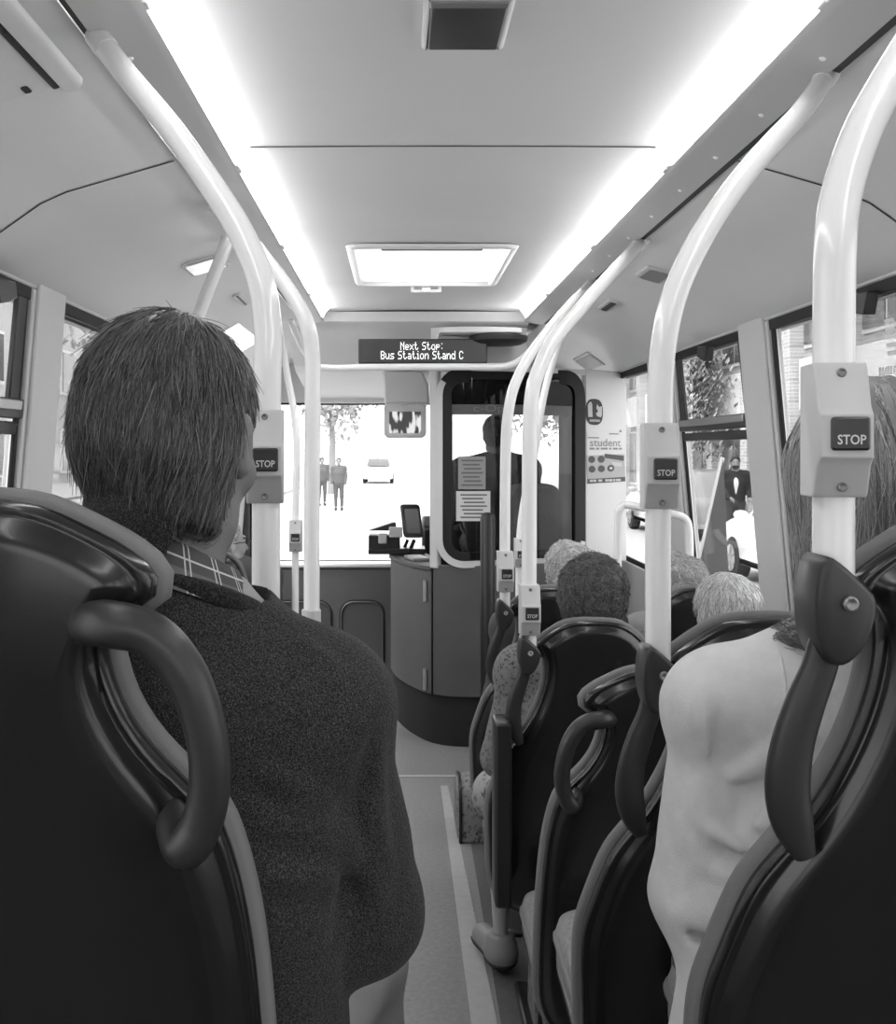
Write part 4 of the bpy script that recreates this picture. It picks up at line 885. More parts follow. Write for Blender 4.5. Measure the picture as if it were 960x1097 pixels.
def rotz(a): c, s = math.cos(a), math.sin(a); return np.array(((c, -s, 0), (s, c, 0), (0, 0, 1)))
def rotx(a): c, s = math.cos(a), math.sin(a); return np.array(((1, 0, 0), (0, c, -s), (0, s, c)))
def roty(a): c, s = math.cos(a), math.sin(a); return np.array(((c, 0, s), (0, 1, 0), (-s, 0, c)))
def folds(base, items):
    out = []
    for pts, r_, sg in items:
        P = np.array(pts, float)
        for _ in range(14): P = P - grad(base, P) * base(P.astype(np.float32))[:, None]
        nr = grad(base, P); P = P - nr * r_ * (.35 if sg > 0 else -.55)
        P = np.array(cr(P, 4)); out.append((P, r_, sg))
    def extra(P, d):
        for Q, r_, sg in out:
            lo = Q.min(0) - .06; hi = Q.max(0) + .06; k = np.all((P > lo) & (P < hi), axis=1)
            if not k.any(): continue
            n_ = len(Q) - 1; c = np.min([f_cap(P[k], Q[i], Q[i + 1], r_ * (.45 + .55 * math.sin(PI * (i + .3) / (n_ + .6))), r_ * (.45 + .55 * math.sin(PI * (i + 1.3) / (n_ + .6)))) for i in range(n_)], axis=0)
            d[k] = smin(d[k], c, r_ * 1.3) if sg > 0 else smax(d[k], -c, r_ * 1.1)
        return d
    return extra
def top_base(fig, o, cuff):
    def f(P):
        d = fig.torso(P, o)
        for S in 'LR':
            kk = .006 + .034 * np.clip((P[:, 2] - fig.J['el' + S][2] - .13 * fig.sc) / (.11 * fig.sc), 0, 1); d = smin(d, fig.arm(P, S, o, cuff), kk)
        return d
    return f
class Fig:
    """joints in world space; the figure faces +y turned by yaw about z"""
    def __init__(s, base, yaw=0, hyaw=0, hpitch=0, hroll=0, sc=1., bulk=1., stand=False, **J):
        s.base = V(*base); s.yaw = yaw; s.sc = sc; s.bulk = bulk; s.R = rotz(yaw)
        T = lambda x, y, z: s.base + s.R @ (V(x, y, z) * sc)
        if stand: s.J = dict(pel=T(0, 0, .93), chest=T(0, .0, 1.26), neck=T(0, -.01, 1.48), hipL=T(-.09, 0, .9), hipR=T(.09, 0, .9), knL=T(-.1, .03, .5), knR=T(.1, .0, .5), anL=T(-.1, -.02, .09), anR=T(.1, -.02, .09),
                     shL=T(-.185, -.01, 1.41), shR=T(.185, -.01, 1.41), elL=T(-.23, -.02, 1.13), elR=T(.23, -.02, 1.13), wrL=T(-.22, .08, .90), wrR=T(.22, .08, .90), head=T(0, .02, 1.63))
        else: s.J = dict(pel=T(0, .02, .10), chest=T(0, .0, .40), neck=T(0, .01, .615), hipL=T(-.09, .04, .085), hipR=T(.09, .04, .085), knL=T(-.11, .44, .09), knR=T(.11, .44, .09), anL=T(-.11, .45, -.36), anR=T(.11, .45, -.36),
                    shL=T(-.18, .0, .53), shR=T(.18, .0, .53), elL=T(-.22, .04, .27), elR=T(.22, .04, .27), wrL=T(-.14, .27, .17), wrR=T(.14, .27, .17), head=T(0, .04, .765))
        for k, p in J.items(): s.J[k] = V(*p)
        s.HR = rotz(yaw + hyaw) @ roty(hroll) @ rotx(-hpitch); s.hs = sc
    def H(s, x, y, z): return s.J['head'] + s.HR @ (V(x, y, z) * s.hs)
    def hl(s, P): return ((P - s.J['head'].astype(np.float32)) @ s.HR.astype(np.float32)) / s.hs
    def skull(s, P, o=0): return f_ell(s.hl(P), (0, -.012, .022), (.077 + o, .097 + o, .092 + o)) * s.hs
    def headf(s, P):
        q = s.hl(P); d = f_ell(q, (0, -.012, .022), (.076, .096, .091)); d = smin(d, f_ell(q, (0, .036, -.035), (.057, .056, .08)), .03)
        d = smin(d, f_cap(q, (-.035, .03, -.085), (.035, .03, -.085), .024, .024), .03); d = smin(d, f_ell(q, (0, .082, -.098), (.02, .016, .016)), .02)
        for sx in (-1, 1):
            d = smin(d, f_ell(q, (sx * .026, .083, .026), (.024, .012, .009)), .014); d = smax(d, -f_ell(q, (sx * .031, .098, .005), (.017, .012, .011)), .01)
            d = smin(d, f_ell(q, (sx * .031, .082, .005), (.0125, .0115, .0115)), .003); d = smin(d, f_ell(q, (sx * .04, .064, -.032), (.022, .02, .02)), .02)
            e = f_ell(q, (sx * .079, -.004, -.008), (.011, .021, .033)); e = smax(e, -f_ell(q, (sx * .091, .002, -.004), (.008, .012, .02)), .006); d = smin(d, e, .008)
        d = smin(d, f_cap(q, (0, .092, .012), (0, .112, -.028), .008, .0125), .012); d = smin(d, f_cap(q, (-.016, .088, -.061), (.016, .088, -.061), .008, .008), .008); d = smin(d, f_cap(q, (-.012, .088, -.071), (.012, .088, -.071), .007, .007), .006)
        return d * s.hs
    def neckf(s, P, o=0, k=1): return f_cap(P, s.H(0, -.018, -.07), s.J['neck'] - V(0, 0, .02), (.052 * k + o) * s.sc, (.058 * k + o) * s.sc)
    def torso(s, P, o=0):
        J = s.J; lat = J['shR'] - J['shL']; lat = lat / np.linalg.norm(lat); c0 = J['pel']; L = lat.astype(np.float32)
        q = P - ((P - c0.astype(np.float32)) @ L)[:, None] * L * (1 - 1 / 1.38); qq = lambda p: p - ((p - c0) @ lat) * lat * (1 - 1 / 1.38)
        b = s.sc * s.bulk; d = f_cap(q, qq(J['pel']), qq(J['chest']), .112 * b + o, .118 * b + o)
        d = smin(d, f_cap(q, qq(J['chest']), qq(J['neck'] - V(0, .0, .11 * s.sc)), .118 * b + o, .09 * b + o), .05)
        d = smin(d, f_cap(P, J['shL'], J['shR'], .058 * b + o, .058 * b + o), .06)
        for k in ('shL', 'shR'): d = smin(d, f_cap(P, J['neck'] + V(0, 0, -.028), J[k] + V(0, 0, .0), .045 * b + o, .045 * b + o), .04)
        return d
    def arm(s, P, S, o=0, wr=1.0):
        J = s.J; b = s.sc * s.bulk; d = f_cap(P, J['sh' + S], J['el' + S], .052 * b + o, .043 * b + o)
        e = J['el' + S] + (J['wr' + S] - J['el' + S]) * wr
        return smin(d, f_cap(P, J['el' + S], e, .042 * b + o, .029 * b + o), .02)
    def leg(s, P, S, o=0):
        J = s.J; b = s.sc * s.bulk; d = f_cap(P, J['hip' + S], J['kn' + S], .082 * b + o, .057 * b + o); return smin(d, f_cap(P, J['kn' + S], J['an' + S], .054 * b + o, .036 * b + o), .03)
    def hand(s, P, S):
        J = s.J; w_ = J['wr' + S]; f = w_ - J['el' + S]; f /= np.linalg.norm(f); sg = -1 if S == 'L' else 1
        dn = V(0, 0, -1); dn = dn - f * (dn @ f); dn /= np.linalg.norm(dn) + 1e-9; sd = np.cross(f, dn) * sg * -1; k = s.sc
        if sd @ (s.R @ V(-sg, 0, 0)) < 0: sd = -sd          # towards the thumb (inner) side
        A = lambda a, b, c: w_ + (f * a + sd * b + dn * c) * k
        d = smin(f_cap(P, A(.0, 0, 0), A(.045, .022, 0), .024 * k, .017 * k), f_cap(P, A(.0, 0, 0), A(.045, -.024, .0), .022 * k, .015 * k), .02)
        d = smin(d, f_cap(P, A(.06, .022, 0), A(.06, -.024, .0), .013 * k, .012 * k), .015)
        for i, (b, L) in enumerate(((.028, .068), (.009, .076), (-.010, .07), (-.028, .055))):
            p0, p1, p2, p3 = A(.062, b, 0), A(.062 + L * .45, b * 1.15, .008), A(.062 + L * .72, b * 1.2, .024), A(.062 + L * .82, b * 1.2, .042)
            e = np.minimum(np.minimum(f_cap(P, p0, p1, .0095 * k, .0088 * k), f_cap(P, p1, p2, .0088 * k, .008 * k)), f_cap(P, p2, p3, .008 * k, .007 * k)); d = smin(d, e, .006)
        e = np.minimum(f_cap(P, A(.015, .02, .002), A(.045, .05, .012), .014 * k, .011 * k), f_cap(P, A(.045, .05, .012), A(.075, .058, .024), .0105 * k, .008 * k)); return smin(d, e, .01)
    def body(s, P):
        d = smin(s.headf(P), s.neckf(P), .025); d = smin(d, s.torso(P, -.014), .03)
        for S in 'LR':
            d = smin(d, s.arm(P, S, -.010), .02); d = smin(d, s.leg(P, S, -.014), .03); d = smin(d, s.hand(P, S), .012)
            J = s.J; fw = s.R @ rotz(getattr(s, 'toe', {}).get(S, 0)) @ V(0, 1, 0); d = smin(d, f_cap(P, J['an' + S] + V(0, 0, -.03), J['an' + S] + fw * .15 * s.sc + V(0, 0, -.055), .03 * s.sc, .025 * s.sc), .02)
        return d
    def box(s, *names, pad=.15):
        Q = np.array([s.J[k] for k in (names or s.J)]); return Q.min(0) - pad, Q.max(0) + pad
SKINS = {}
def person(fig, label, skin, h=.008, name='person'):
    root_loc = V(fig.J['pel'][0], fig.J['pel'][1], min(fig.J['anL'][2], fig.J['anR'][2]) - .08)
    lo, hi = fig.box(pad=.2); v, q = surface(fig.body, lo, hi, h)
    c = v[q].mean(1).astype(np.float32); l = fig.hl(c); mi = np.zeros(len(q), int)
    for sx in (-1, 1):
        mi[(np.linalg.norm((l - (sx * .031, .0925, .005)) / (1.3, 1, .75), axis=1) < .0088)] = 2
        mi[(np.abs(l[:, 0] - sx * .029) < .018) & (np.abs(l[:, 2] - .029 + .25 * np.abs(np.abs(l[:, 0]) - .026)) < .0042) & (l[:, 1] > .07)] = 2
    mi[(np.abs(l[:, 0]) < .021) & (np.abs(l[:, 2] + .066) < .009) & (l[:, 1] > .085)] = 1
    lip = mat('lips_%d' % int(skin * 100), skin * .55, .5); eye = mat('eye_dark', .02, .3)
    sk = mat('skin_%d' % int(skin * 100), skin, .55, .35, noise=.06, nscale=40, bump=.15, bscale=250)
    o = np_mesh(name, v, q, [sk, lip, eye], None, root_loc, mi=mi); o.location = tuple(root_loc); tag(o, label, 'person')
    return o
def cloth(fig, root, name, f, m, h, lo, hi):
    v, q = surface(f, lo, hi, h); return np_mesh(name, v, q, m, root, np.array(root.location))
def top(fig, root, name, m, h=.008, o=.012, hem=0., nk=.075, cuff=.93, extra=None, tilt=(0, 0, 0)):
    J = fig.J; nb = J['neck'] + V(*tilt)
    ax = V(0, 0, 1) + V(*tilt) * 3; ax /= np.linalg.norm(ax)
    hemz = J['pel'][2] + hem
    def f(P):
        d = fig.torso(P, o)
        for S in 'LR':
            ar = fig.arm(P, S, o, cuff); kk = .006 + .034 * np.clip((P[:, 2] - fig.J['el' + S][2] - .13 * fig.sc) / (.11 * fig.sc), 0, 1); d = smin(d, ar, kk)
        if extra: d = extra(P, d)
        d = smax(d, hemz - P[:, 2], .01)
        d = smax(d, -f_cap(P, nb - ax * .03, nb + ax * .3, nk * fig.sc, nk * 1.6 * fig.sc), .006)
        return d
    lo, hi = fig.box('pel', 'chest', 'neck', 'shL', 'shR', 'elL', 'elR', 'wrL', 'wrR', pad=.2); return cloth(fig, root, name, f, m, h, lo, hi)
def legs(fig, root, m, h=.010, o=.006, name='trousers', cut=.04):
    J = fig.J
    def f(P):
        d = smin(fig.leg(P, 'L', o), fig.leg(P, 'R', o), .03); d = smin(d, f_ell(P, J['pel'] + V(0, 0, -.01), V(.16, .125, .115) * fig.sc * fig.bulk + o), .05)
        d = smax(d, np.minimum(J['anL'][2], J['anR'][2]) + cut - P[:, 2], .005); return d + wob(P, 45) * .002
    lo, hi = fig.box('pel', 'hipL', 'hipR', 'knL', 'knR', 'anL', 'anR', pad=.2); return cloth(fig, root, name, f, m, h, lo, hi)
def shoes(fig, root, m, h=.007, sole=False):
    for S in 'LR':
        fw = fig.R @ rotz(getattr(fig, 'toe', {}).get(S, 0)) @ V(0, 1, 0); a = fig.J['an' + S]
        def f(P):
            d = smin(f_cap(P, a + V(0, 0, -.035) - fw * .02, a + fw * .15 * fig.sc + V(0, 0, -.055), .045 * fig.sc, .040 * fig.sc), f_cap(P, a, a + V(0, 0, -.04), .044 * fig.sc, .046 * fig.sc), .03)
            d = smax(d, (a[2] - .083) - P[:, 2], .004); return smax(d, P[:, 2] - (a[2] + .02 ), .006)
        o = cloth(fig, root, 'shoe', f, m, h, a - .3, a + .3)
        if sole:
            def fo(P): return smax(smax(f(P) - .004, P[:, 2] - (a[2] - .058), .003), (a[2] - .084) - P[:, 2], .002)
            v, q = surface(fo, a - .3, a + .3, h); np_mesh('sole', v, q, mat('sole_dark', .02, .6), o, np.array(root.location))
def strands(paths, r0, r1, tone):
    """(N, K, 3) paths -> thin three sided strands"""
    N, K, _ = paths.shape; t = np.gradient(paths, axis=1); t /= np.linalg.norm(t, axis=2, keepdims=True) + 1e-9
    ref = np.where(np.abs(t[..., 2:3]) > .9, V(1, 0, 0), V(0, 0, 1)); u = np.cross(t, ref); u /= np.linalg.norm(u, axis=2, keepdims=True) + 1e-9; w_ = np.cross(t, u)
    r = np.linspace(1, 0, K)[None, :, None] * (r0 - r1) + r1
    vs = np.stack([paths + r * (math.cos(a) * u + math.sin(a) * w_) for a in (0, 2 * PI / 3, 4 * PI / 3)], 2).reshape(-1, 3)
    i = np.arange(N)[:, None, None] * K * 3 + np.arange(K - 1)[None, :, None] * 3; j = np.arange(3)[None, None, :]; k = (j + 1) % 3
    q = np.stack([i + j, i + k, i + 3 + k, i + 3 + j], -1).reshape(-1, 4)
    return vs, q, np.repeat(tone, K * 3)
def grad(f, P, e=.002):
    P = P.astype(np.float32); g = np.stack([f(P + np.float32(e) * np.eye(3, dtype=np.float32)[i]) - f(P - np.float32(e) * np.eye(3, dtype=np.float32)[i]) for i in range(3)], 1); return g / (np.linalg.norm(g, axis=1, keepdims=True) + 1e-9)
def hair(fig, root, f, m, h, n, L, K, flow, r0=.0008, r1=.0003, lift=(0., .008), curl=0, lo=None, hi=None, tones=(.6, 1.5), pick=None, fly=0., name='hair', base_tone=.75):
    v, q = surface(f, lo, hi, h)
    src = v if pick is None else v[pick(v)]
    P = src[RNG.integers(0, len(src), n)] + RNG.normal(0, h * .5, (n, 3)); paths = []; ds = (L * RNG.uniform(.6, 1.15, n) / (K - 1))[:, None]; lf = RNG.uniform(lift[0], lift[1], n) * RNG.uniform(.3, 1, n) * np.where(RNG.random(n) < fly, 2.6, 1)
    seed = RNG.normal(0, 1, (n, 3)) * .22; ph = RNG.uniform(0, 6.28, n)
    for k in range(K):
        nrm = grad(f, P); d = f(P.astype(np.float32)); tgt = -.001 + lf * (k / (K - 1)) ** 1.3
        P = P - nrm * (d - tgt)[:, None]; paths.append(P.copy())
        fl_ = flow(P) + seed
        if curl: fl_ = fl_ + curl * np.stack([np.sin(P[:, 2] * 160 + ph), np.cos(P[:, 0] * 170 + ph), np.sin(P[:, 1] * 150 + ph * 2)], 1)
        fl_ = fl_ - nrm * np.sum(fl_ * nrm, 1, keepdims=True); fl_ /= np.linalg.norm(fl_, axis=1, keepdims=True) + 1e-9; P = P + fl_ * ds
    tone = RNG.uniform(*tones, n); sv, sq, st = strands(np.stack(paths, 1), r0, r1, tone)
    allv = np.concatenate([v, sv]); allq = np.concatenate([q, sq + len(v)]); tn = np.concatenate([np.full(len(v), base_tone), st])
    return np_mesh(name, allv, allq, m, root, np.array(root.location), tone=tn)
def cap_field(fig, t=.012, front=.05, nape=-.07, bumps=0, bf=90, back=0, vol=None):
    def f(P):
        q = fig.hl(P); d = f_ell(q, (0, -.012, .022), (.077 + t, .097 + t, .092 + t))
        n_ = f_cap(q, (0, -.035, -.02), (0, -.04, nape), .062 + t * .6, .05 + t * .3); d = smin(d, n_, .03)
        if vol is not None: d = smin(d, vol(q), .03)
        if bumps: d = d + wob(q, bf) * bumps
        d = smax(d, q[:, 1] - front - .55 * np.maximum(q[:, 2] - .02, -.02), .012)      # hairline in front
        d = smax(d, nape - q[:, 2], .012)
        ear = smin(f_ell(q, (.085, .012, -.016), (.03, .026, .036)), f_ell(q, (-.085, .012, -.016), (.03, .026, .036)), .001)
        if back is not None: d = smax(d, -ear, .012)
        return d * fig.hs
    return f
def hbox(fig, pad=.17, dn=.17): return fig.J['head'] - V(pad, pad, dn), fig.J['head'] + V(pad, pad, pad)
# ------------------------------------------------------------------ the man in the dark sweater
SB = .84
A_ = Fig((-.27, 1.0, SB), hyaw=-.30, hpitch=.08, hroll=.05, bulk=1.02, 
    pel=(-.265, 1.07, .93), chest=(-.245, 1.035, 1.20), neck=(-.222, 1.01, 1.455), head=(-.222, 1.0, 1.616),
    shR=(-.084, 1.03, 1.335), shL=(-.40, 1.02, 1.385), elR=(-.034, 1.07, 1.12), elL=(-.46, 1.06, 1.13), wrR=(-.10, 1.30, 1.10), wrL=(-.36, 1.30, 1.10),
    hipL=(-.35, 1.05, .90), hipR=(-.19, 1.05, .90), knL=(-.34, 1.45, .90), knR=(-.055, 1.43, .90), anL=(-.34, 1.44, .49), anR=(-.02, 1.47, .49))
man = person(A_, 'man in a dark sweater seen from behind on the left, plaid collar showing', .16, .006)
M_sweat = heather('sweater_wool', .013, .085, 750)
def fb0(P):
    d = smin(A_.torso(P, .016), f_cap(P, (-.15, 1.04, 1.12), (-.14, 1.06, .9), .085, .09), .05)
    for S in 'LR': d = smin(d, A_.arm(P, S, .016, .92), .02)
    return d
neckplane = lambda x, y: 1.464 - .26 * (x + .222) - .30 * (y - 1.005)
w_ = lambda *q, d=.98: [W(a, b_, d) for a, b_ in q]
fm = folds(fb0, [(w_((383, 800), (396, 850), (396, 905), (382, 965), (366, 1005)), .016, -1), (w_((300, 840), (340, 870), (372, 905), (388, 935)), .013, 1), (w_((240, 868), (290, 884), (340, 905), (370, 925)), .014, 1), (w_((260, 925), (310, 930), (350, 950)), .012, 1),
    (w_((410, 800), (424, 850), (432, 900)), .010, 1), (w_((405, 870), (425, 920), (438, 960)), .011, 1), (w_((398, 930), (415, 965), (425, 985)), .010, 1), (w_((325, 690), (350, 730), (372, 790)), .007, 1), (w_((250, 800), (300, 812), (345, 840)), .010, 1)])
def ex(P, d):
    d = smin(d, f_cap(P, (-.15, 1.04, 1.12), (-.14, 1.06, .9), .085, .09), .05); d = fm(P, d)
    d = smin(d, A_.neckf(P, .017), .06)
    d = d + wob(P, 38, 1.) * .0030 + wob(P, 90, 2.) * .0010; return smax(d, -np.maximum(neckplane(P[:, 0], P[:, 1]) - P[:, 2], np.hypot(P[:, 0] + .222, P[:, 1] - 1.008) - .086), .004)
sw = top(A_, man, 'sweater', M_sweat, .005, .016, -.10, .066, .92, ex, tilt=(.02, 0, -.015))
# ribbed neckline
def ringpts(c, rx, ry, tilt_x, tilt_y, n=40): return [c + V(rx * math.cos(a), ry * math.sin(a), tilt_x * math.cos(a) + tilt_y * math.sin(a)) for a in np.linspace(0, 2 * PI, n, endpoint=False)]
def fs0(P): return smin(A_.torso(P, .016), A_.neckf(P, .017), .06)
rp_ = []
for a in np.linspace(0, 2 * PI, 48, endpoint=False):
    x, y = -.222 + .083 * math.cos(a), 1.008 + .081 * math.sin(a); zz = np.linspace(1.62, 1.25, 186); dd = fs0(np.stack([np.full(186, x), np.full(186, y), zz], 1).astype(np.float32))
    rp_.append((x, y, min(zz[int(np.argmax(dd < 0))], neckplane(x, y)) - .001))
zs_ = np.array([p[2] for p in rp_])
for _ in range(4): zs_ = zs_ * .5 + (np.roll(zs_, 1) + np.roll(zs_, -1)) * .25
m = MB(); m.tube([(p[0], p[1], z) for p, z in zip(rp_, zs_)], .0105, 12, closed=True); m.build('neckline', heather('sweater_rib', .009, .045, 400), sw, True)
def fsh(P):
    d = smin(A_.torso(P, .012), A_.neckf(P, .012), .035); d = smax(d, P[:, 2] - 1.482 - .10 * (-(P[:, 0] + .22)), .004); return smax(d, 1.36 - P[:, 2], .01)
M_shirt = mat('shirt_plain', .30, .85, .2)
plaid = mat('plaid_cotton', .11, .85, .2, bump=.2, bscale=500); nt = plaid.node_tree; b = nt.nodes['Principled BSDF']
uv = node(nt, 'ShaderNodeUVMap'); sp = node(nt, 'ShaderNodeSeparateXYZ'); nt.links.new(uv.outputs[0], sp.inputs[0])
def stripe(out, per, w0, ph):
    a = node(nt, 'ShaderNodeMath', operation='MULTIPLY_ADD'); a.inputs[1].default_value = 1 / per; a.inputs[2].default_value = ph; f = node(nt, 'ShaderNodeMath', operation='FRACT'); c = node(nt, 'ShaderNodeMath', operation='LESS_THAN'); c.inputs[1].default_value = w0
    nt.links.new(out, a.inputs[0]); nt.links.new(a.outputs[0], f.inputs[0]); nt.links.new(f.outputs[0], c.inputs[0]); return c.outputs[0]
outs = [stripe(sp.outputs['X'], .034, .045, 0), stripe(sp.outputs['X'], .034, .045, .16), stripe(sp.outputs['Y'], .05, .035, .3)]
cur = outs[0]
for o2 in outs[1:]:
    mxx = node(nt, 'ShaderNodeMath', operation='MAXIMUM'); nt.links.new(cur, mxx.inputs[0]); nt.links.new(o2, mxx.inputs[1]); cur = mxx.outputs[0]
band = stripe(sp.outputs['Y'], .05, .4, .1)
mc = node(nt, 'ShaderNodeMix', data_type='RGBA'); mc.inputs['A'].default_value = (.075,) * 3 + (1,); mc.inputs['B'].default_value = (.13,) * 3 + (1,); nt.links.new(band, mc.inputs['Factor'])
mc2 = node(nt, 'ShaderNodeMix', data_type='RGBA'); mc2.inputs['B'].default_value = (.5,) * 3 + (1,); nt.links.new(cur, mc2.inputs['Factor']); nt.links.new(mc.outputs['Result'], mc2.inputs['A']); nt.links.new(mc2.outputs['Result'], b.inputs['Base Color'])
lo, hi = A_.box('neck', 'shL', 'shR', pad=.16); shirt = cloth(A_, man, 'shirt', fsh, M_shirt, .007, lo, hi)
# folded collar: stand inside, leaf outside, plaid by its own length and height
me_v, me_f, uvs = [], [], []
prof = [(-.003, .034), (-.002, .048), (.001, .053), (.006, .051), (.010, .043), (.015, .031), (.021, .020), (.023, .015), (.020, .017), (.014, .026), (.008, .036)]
n = 64; angs = np.linspace(R(90 + 14), R(360 + 90 - 14), n)
cc = V(-.226, 1.003, 1.455)
for a in angs:
    fz = .022 * math.sin(a) * -1 * .6 - .030 * math.cos(a)      # lower on his right, where the neck leans
    fr_ = max(0, math.sin(a)); ov = 0
    for j, (dr, dz) in enumerate(prof):
        rr2 = .064 + dr; me_v.append(cc + V(rr2 * math.cos(a), rr2 * 1.02 * math.sin(a), dz * 1.15 + fz - .02 * fr_)); ov += 0 if j == 0 else math.hypot(prof[j][0] - prof[j - 1][0], prof[j][1] - prof[j - 1][1]); uvs.append((a * .085, ov))
k = len(prof)
for i in range(n - 1):
    for j in range(k): me_f.append((i * k + j, (i + 1) * k + j, (i + 1) * k + (j + 1) % k, i * k + (j + 1) % k))
me = bpy.data.meshes.new('collar'); me.from_pydata([tuple(p - np.array(man.location)) for p in me_v], [], me_f); ul = me.uv_layers.new(name='UVMap')
for lp in me.loops: ul.data[lp.index].uv = uvs[lp.vertex_index]
link('collar', me, plaid, shirt, smooth=True, angle=70)
legs(A_, man, mat('trousers_pale', .28, .85, .2, noise=.06), .010); shoes(A_, man, mat('shoe_dark', .03, .5))
def fh(P):
    q = A_.hl(P); d = f_ell(q, (0, -.012, .022), (.081, .1015, .097)); d = smin(d, np.minimum(f_cap(q, (-.018, -.036, -.02), (-.012, -.028, -.085), .050, .040), f_cap(q, (.022, -.036, -.02), (.024, -.030, -.085), .056, .047)), .03) + wob(q, 60) * .002
    d = smax(d, q[:, 1] - .035 - .55 * np.maximum(q[:, 2] - .02, -.02), .012); d = smax(d, -.100 - .15 * q[:, 1] - q[:, 2], .02)
    for sx in (-1, 1): d = smax(d, -f_ell(q, (sx * .088, .010, -.020), (.03, .024, .036)), .012)
    return d
crown = A_.H(.02, .035, .15)
def flow(P):
    d = P - crown; d /= np.linalg.norm(d, axis=1, keepdims=True) + 1e-6; return d + V(0, 0, -.9) + np.stack([wob(P.astype(np.float32), 30), 0 * P[:, 0], 0 * P[:, 0]], 1) * .35
lo, hi = hbox(A_)
hair(A_, man, fh, hairmat('hair_grey', .085, .33), .006, 15000, .050, 7, flow, .0007, .00025, (.0, .007), 0, lo, hi, (.25, 2.4), base_tone=.5, fly=.035)
# ------------------------------------------------------------------ the woman in the pale cardigan
B_ = Fig((.53, 1.19, .80), hyaw=.12, hpitch=.05, bulk=.88, sc=.96,
    pel=(.53, 1.17, .89), chest=(.525, 1.165, 1.14), neck=(.54, 1.185, 1.412), head=(.548, 1.2, 1.566),
    shL=(.374, 1.19, 1.300), shR=(.70, 1.2, 1.335), elL=(.343, 1.19, 1.085), elR=(.75, 1.23, 1.09), wrL=(.43, 1.42, 1.05), wrR=(.66, 1.42, 1.05),
    hipL=(.455, 1.2, .88), hipR=(.61, 1.2, .88), knL=(.445, 1.45, .87), knR=(.64, 1.45, .84), anL=(.475, 1.40, .47), anR=(.64, 1.40, .47))
wom = person(B_, 'woman with long straight hair in a pale cardigan at the right', .34, .006)
M_card = mat('cardigan_knit', .60, .9, .15, noise=.05, nscale=60, bump=.35, bscale=500, sheen=.1)
fb1 = top_base(B_, .012, .97)
w_ = lambda *q, d=1.10: [W(a, b_, d) for a, b_ in q]
fm = folds(fb1, [(w_((768, 785), (780, 835), (796, 885), (795, 940), (778, 985)), .022, -1), (w_((786, 850), (820, 825), (870, 790)), .012, 1), (w_((800, 880), (845, 862), (890, 835)), .011, 1), (w_((795, 930), (840, 925), (880, 900)), .010, 1), (w_((742, 1008), (775, 996), (820, 980), (860, 950)), .020, 1), (w_((738, 1030), (770, 1024), (800, 1020)), .012, -1),
    (w_((735, 705), (722, 750), (716, 800)), .006, 1), (w_((752, 715), (745, 770), (745, 830)), .006, 1), (w_((705, 900), (725, 935), (760, 950)), .010, 1), (w_((708, 945), (735, 968), (765, 972)), .010, 1), (w_((712, 860), (735, 890), (770, 905)), .008, 1)])
def ex(P, d):
    d = smin(d, f_cap(P, (.39, 1.15, 1.06), (.372, 1.14, .90), .062, .078), .05); d = fm(P, d)
    return d + wob(P, 34, .5) * .0028 + wob(P, 80, 2.) * .0010
cd = top(B_, wom, 'cardigan', M_card, .005, .012, .03, .065, .97, ex)
def seam(pts, r_=.0022):
    m_ = MB(); m_.tube(pts, r_, 8, smooth=4); return m_
def onto(f, pts):   # pull guide points onto the cloth
    P = np.array(pts)
    for _ in range(12): P = P - grad(f, P) * f(P.astype(np.float32))[:, None]
    return P
def fc(P):
    d = B_.torso(P, .012)
    for S in 'LR': d = smin(d, B_.arm(P, S, .012, .97), .035)
    return ex(P, d)
seam(onto(fc, [(.43, 1.17, 1.39), (.42, 1.12, 1.36), (.415, 1.09, 1.30), (.405, 1.09, 1.24), (.40, 1.11, 1.19)])).build('sleeve_seam', M_card, cd, True)
legs(B_, wom, mat('jeans', .085, .9, .2, noise=.3, nscale=50), .010, .004); shoes(B_, wom, mat('shoe_dark', .03, .5))
# long hair hanging over the shoulders
def vol(q):
    d = f_cap(q * V(.86, 1, 1).astype(np.float32), (0, -.015, .0), (0, -.035, -.24), .088, .080); return d
def fh(P):
    q = B_.hl(P); d = smin(f_ell(q, (0, -.012, .022), (.091, .110, .103)), vol(q), .03)
    d = smax(d, q[:, 1] - .035 - .6 * np.maximum(q[:, 2] - .02, -.03), .015); d = smax(d, -f_cap(q, (0, .09, -.06), (0, .06, -.3), .06, .07), .02); d = smax(d, -.175 + .015 * np.sin(q[:, 0] * 60) - q[:, 2], .015)
    return (d + .0010 * np.sin(q[:, 0] * 150 + 2 * np.sin(q[:, 2] * 9)) + .0012 * np.sin(np.arctan2(q[:, 1], q[:, 0]) * 30)) * B_.hs
part_ = B_.H(0, .02, .13)
def flow(P):
    d = P - part_; d[:, 2] *= .2; d /= np.linalg.norm(d, axis=1, keepdims=True) + 1e-6; w_ = np.clip((P[:, 2:3] - B_.J['head'][2]) / .11, 0, 1)
    return d * w_ * 1.5 + V(0, 0, -1.2) + np.stack([np.sin(P[:, 2] * 22 + P[:, 1] * 40), np.sin(P[:, 2] * 18 + P[:, 0] * 50), 0 * P[:, 0]], 1) * .10
lo, hi = hbox(B_, .19, .36)
hair(B_, wom, fh, hairmat('hair_mid_grey', .30, .38), .006, 12000, .30, 16, flow, .0009, .0004, (.0, .006), 0, lo, hi, (.35, 1.6), base_tone=.6)
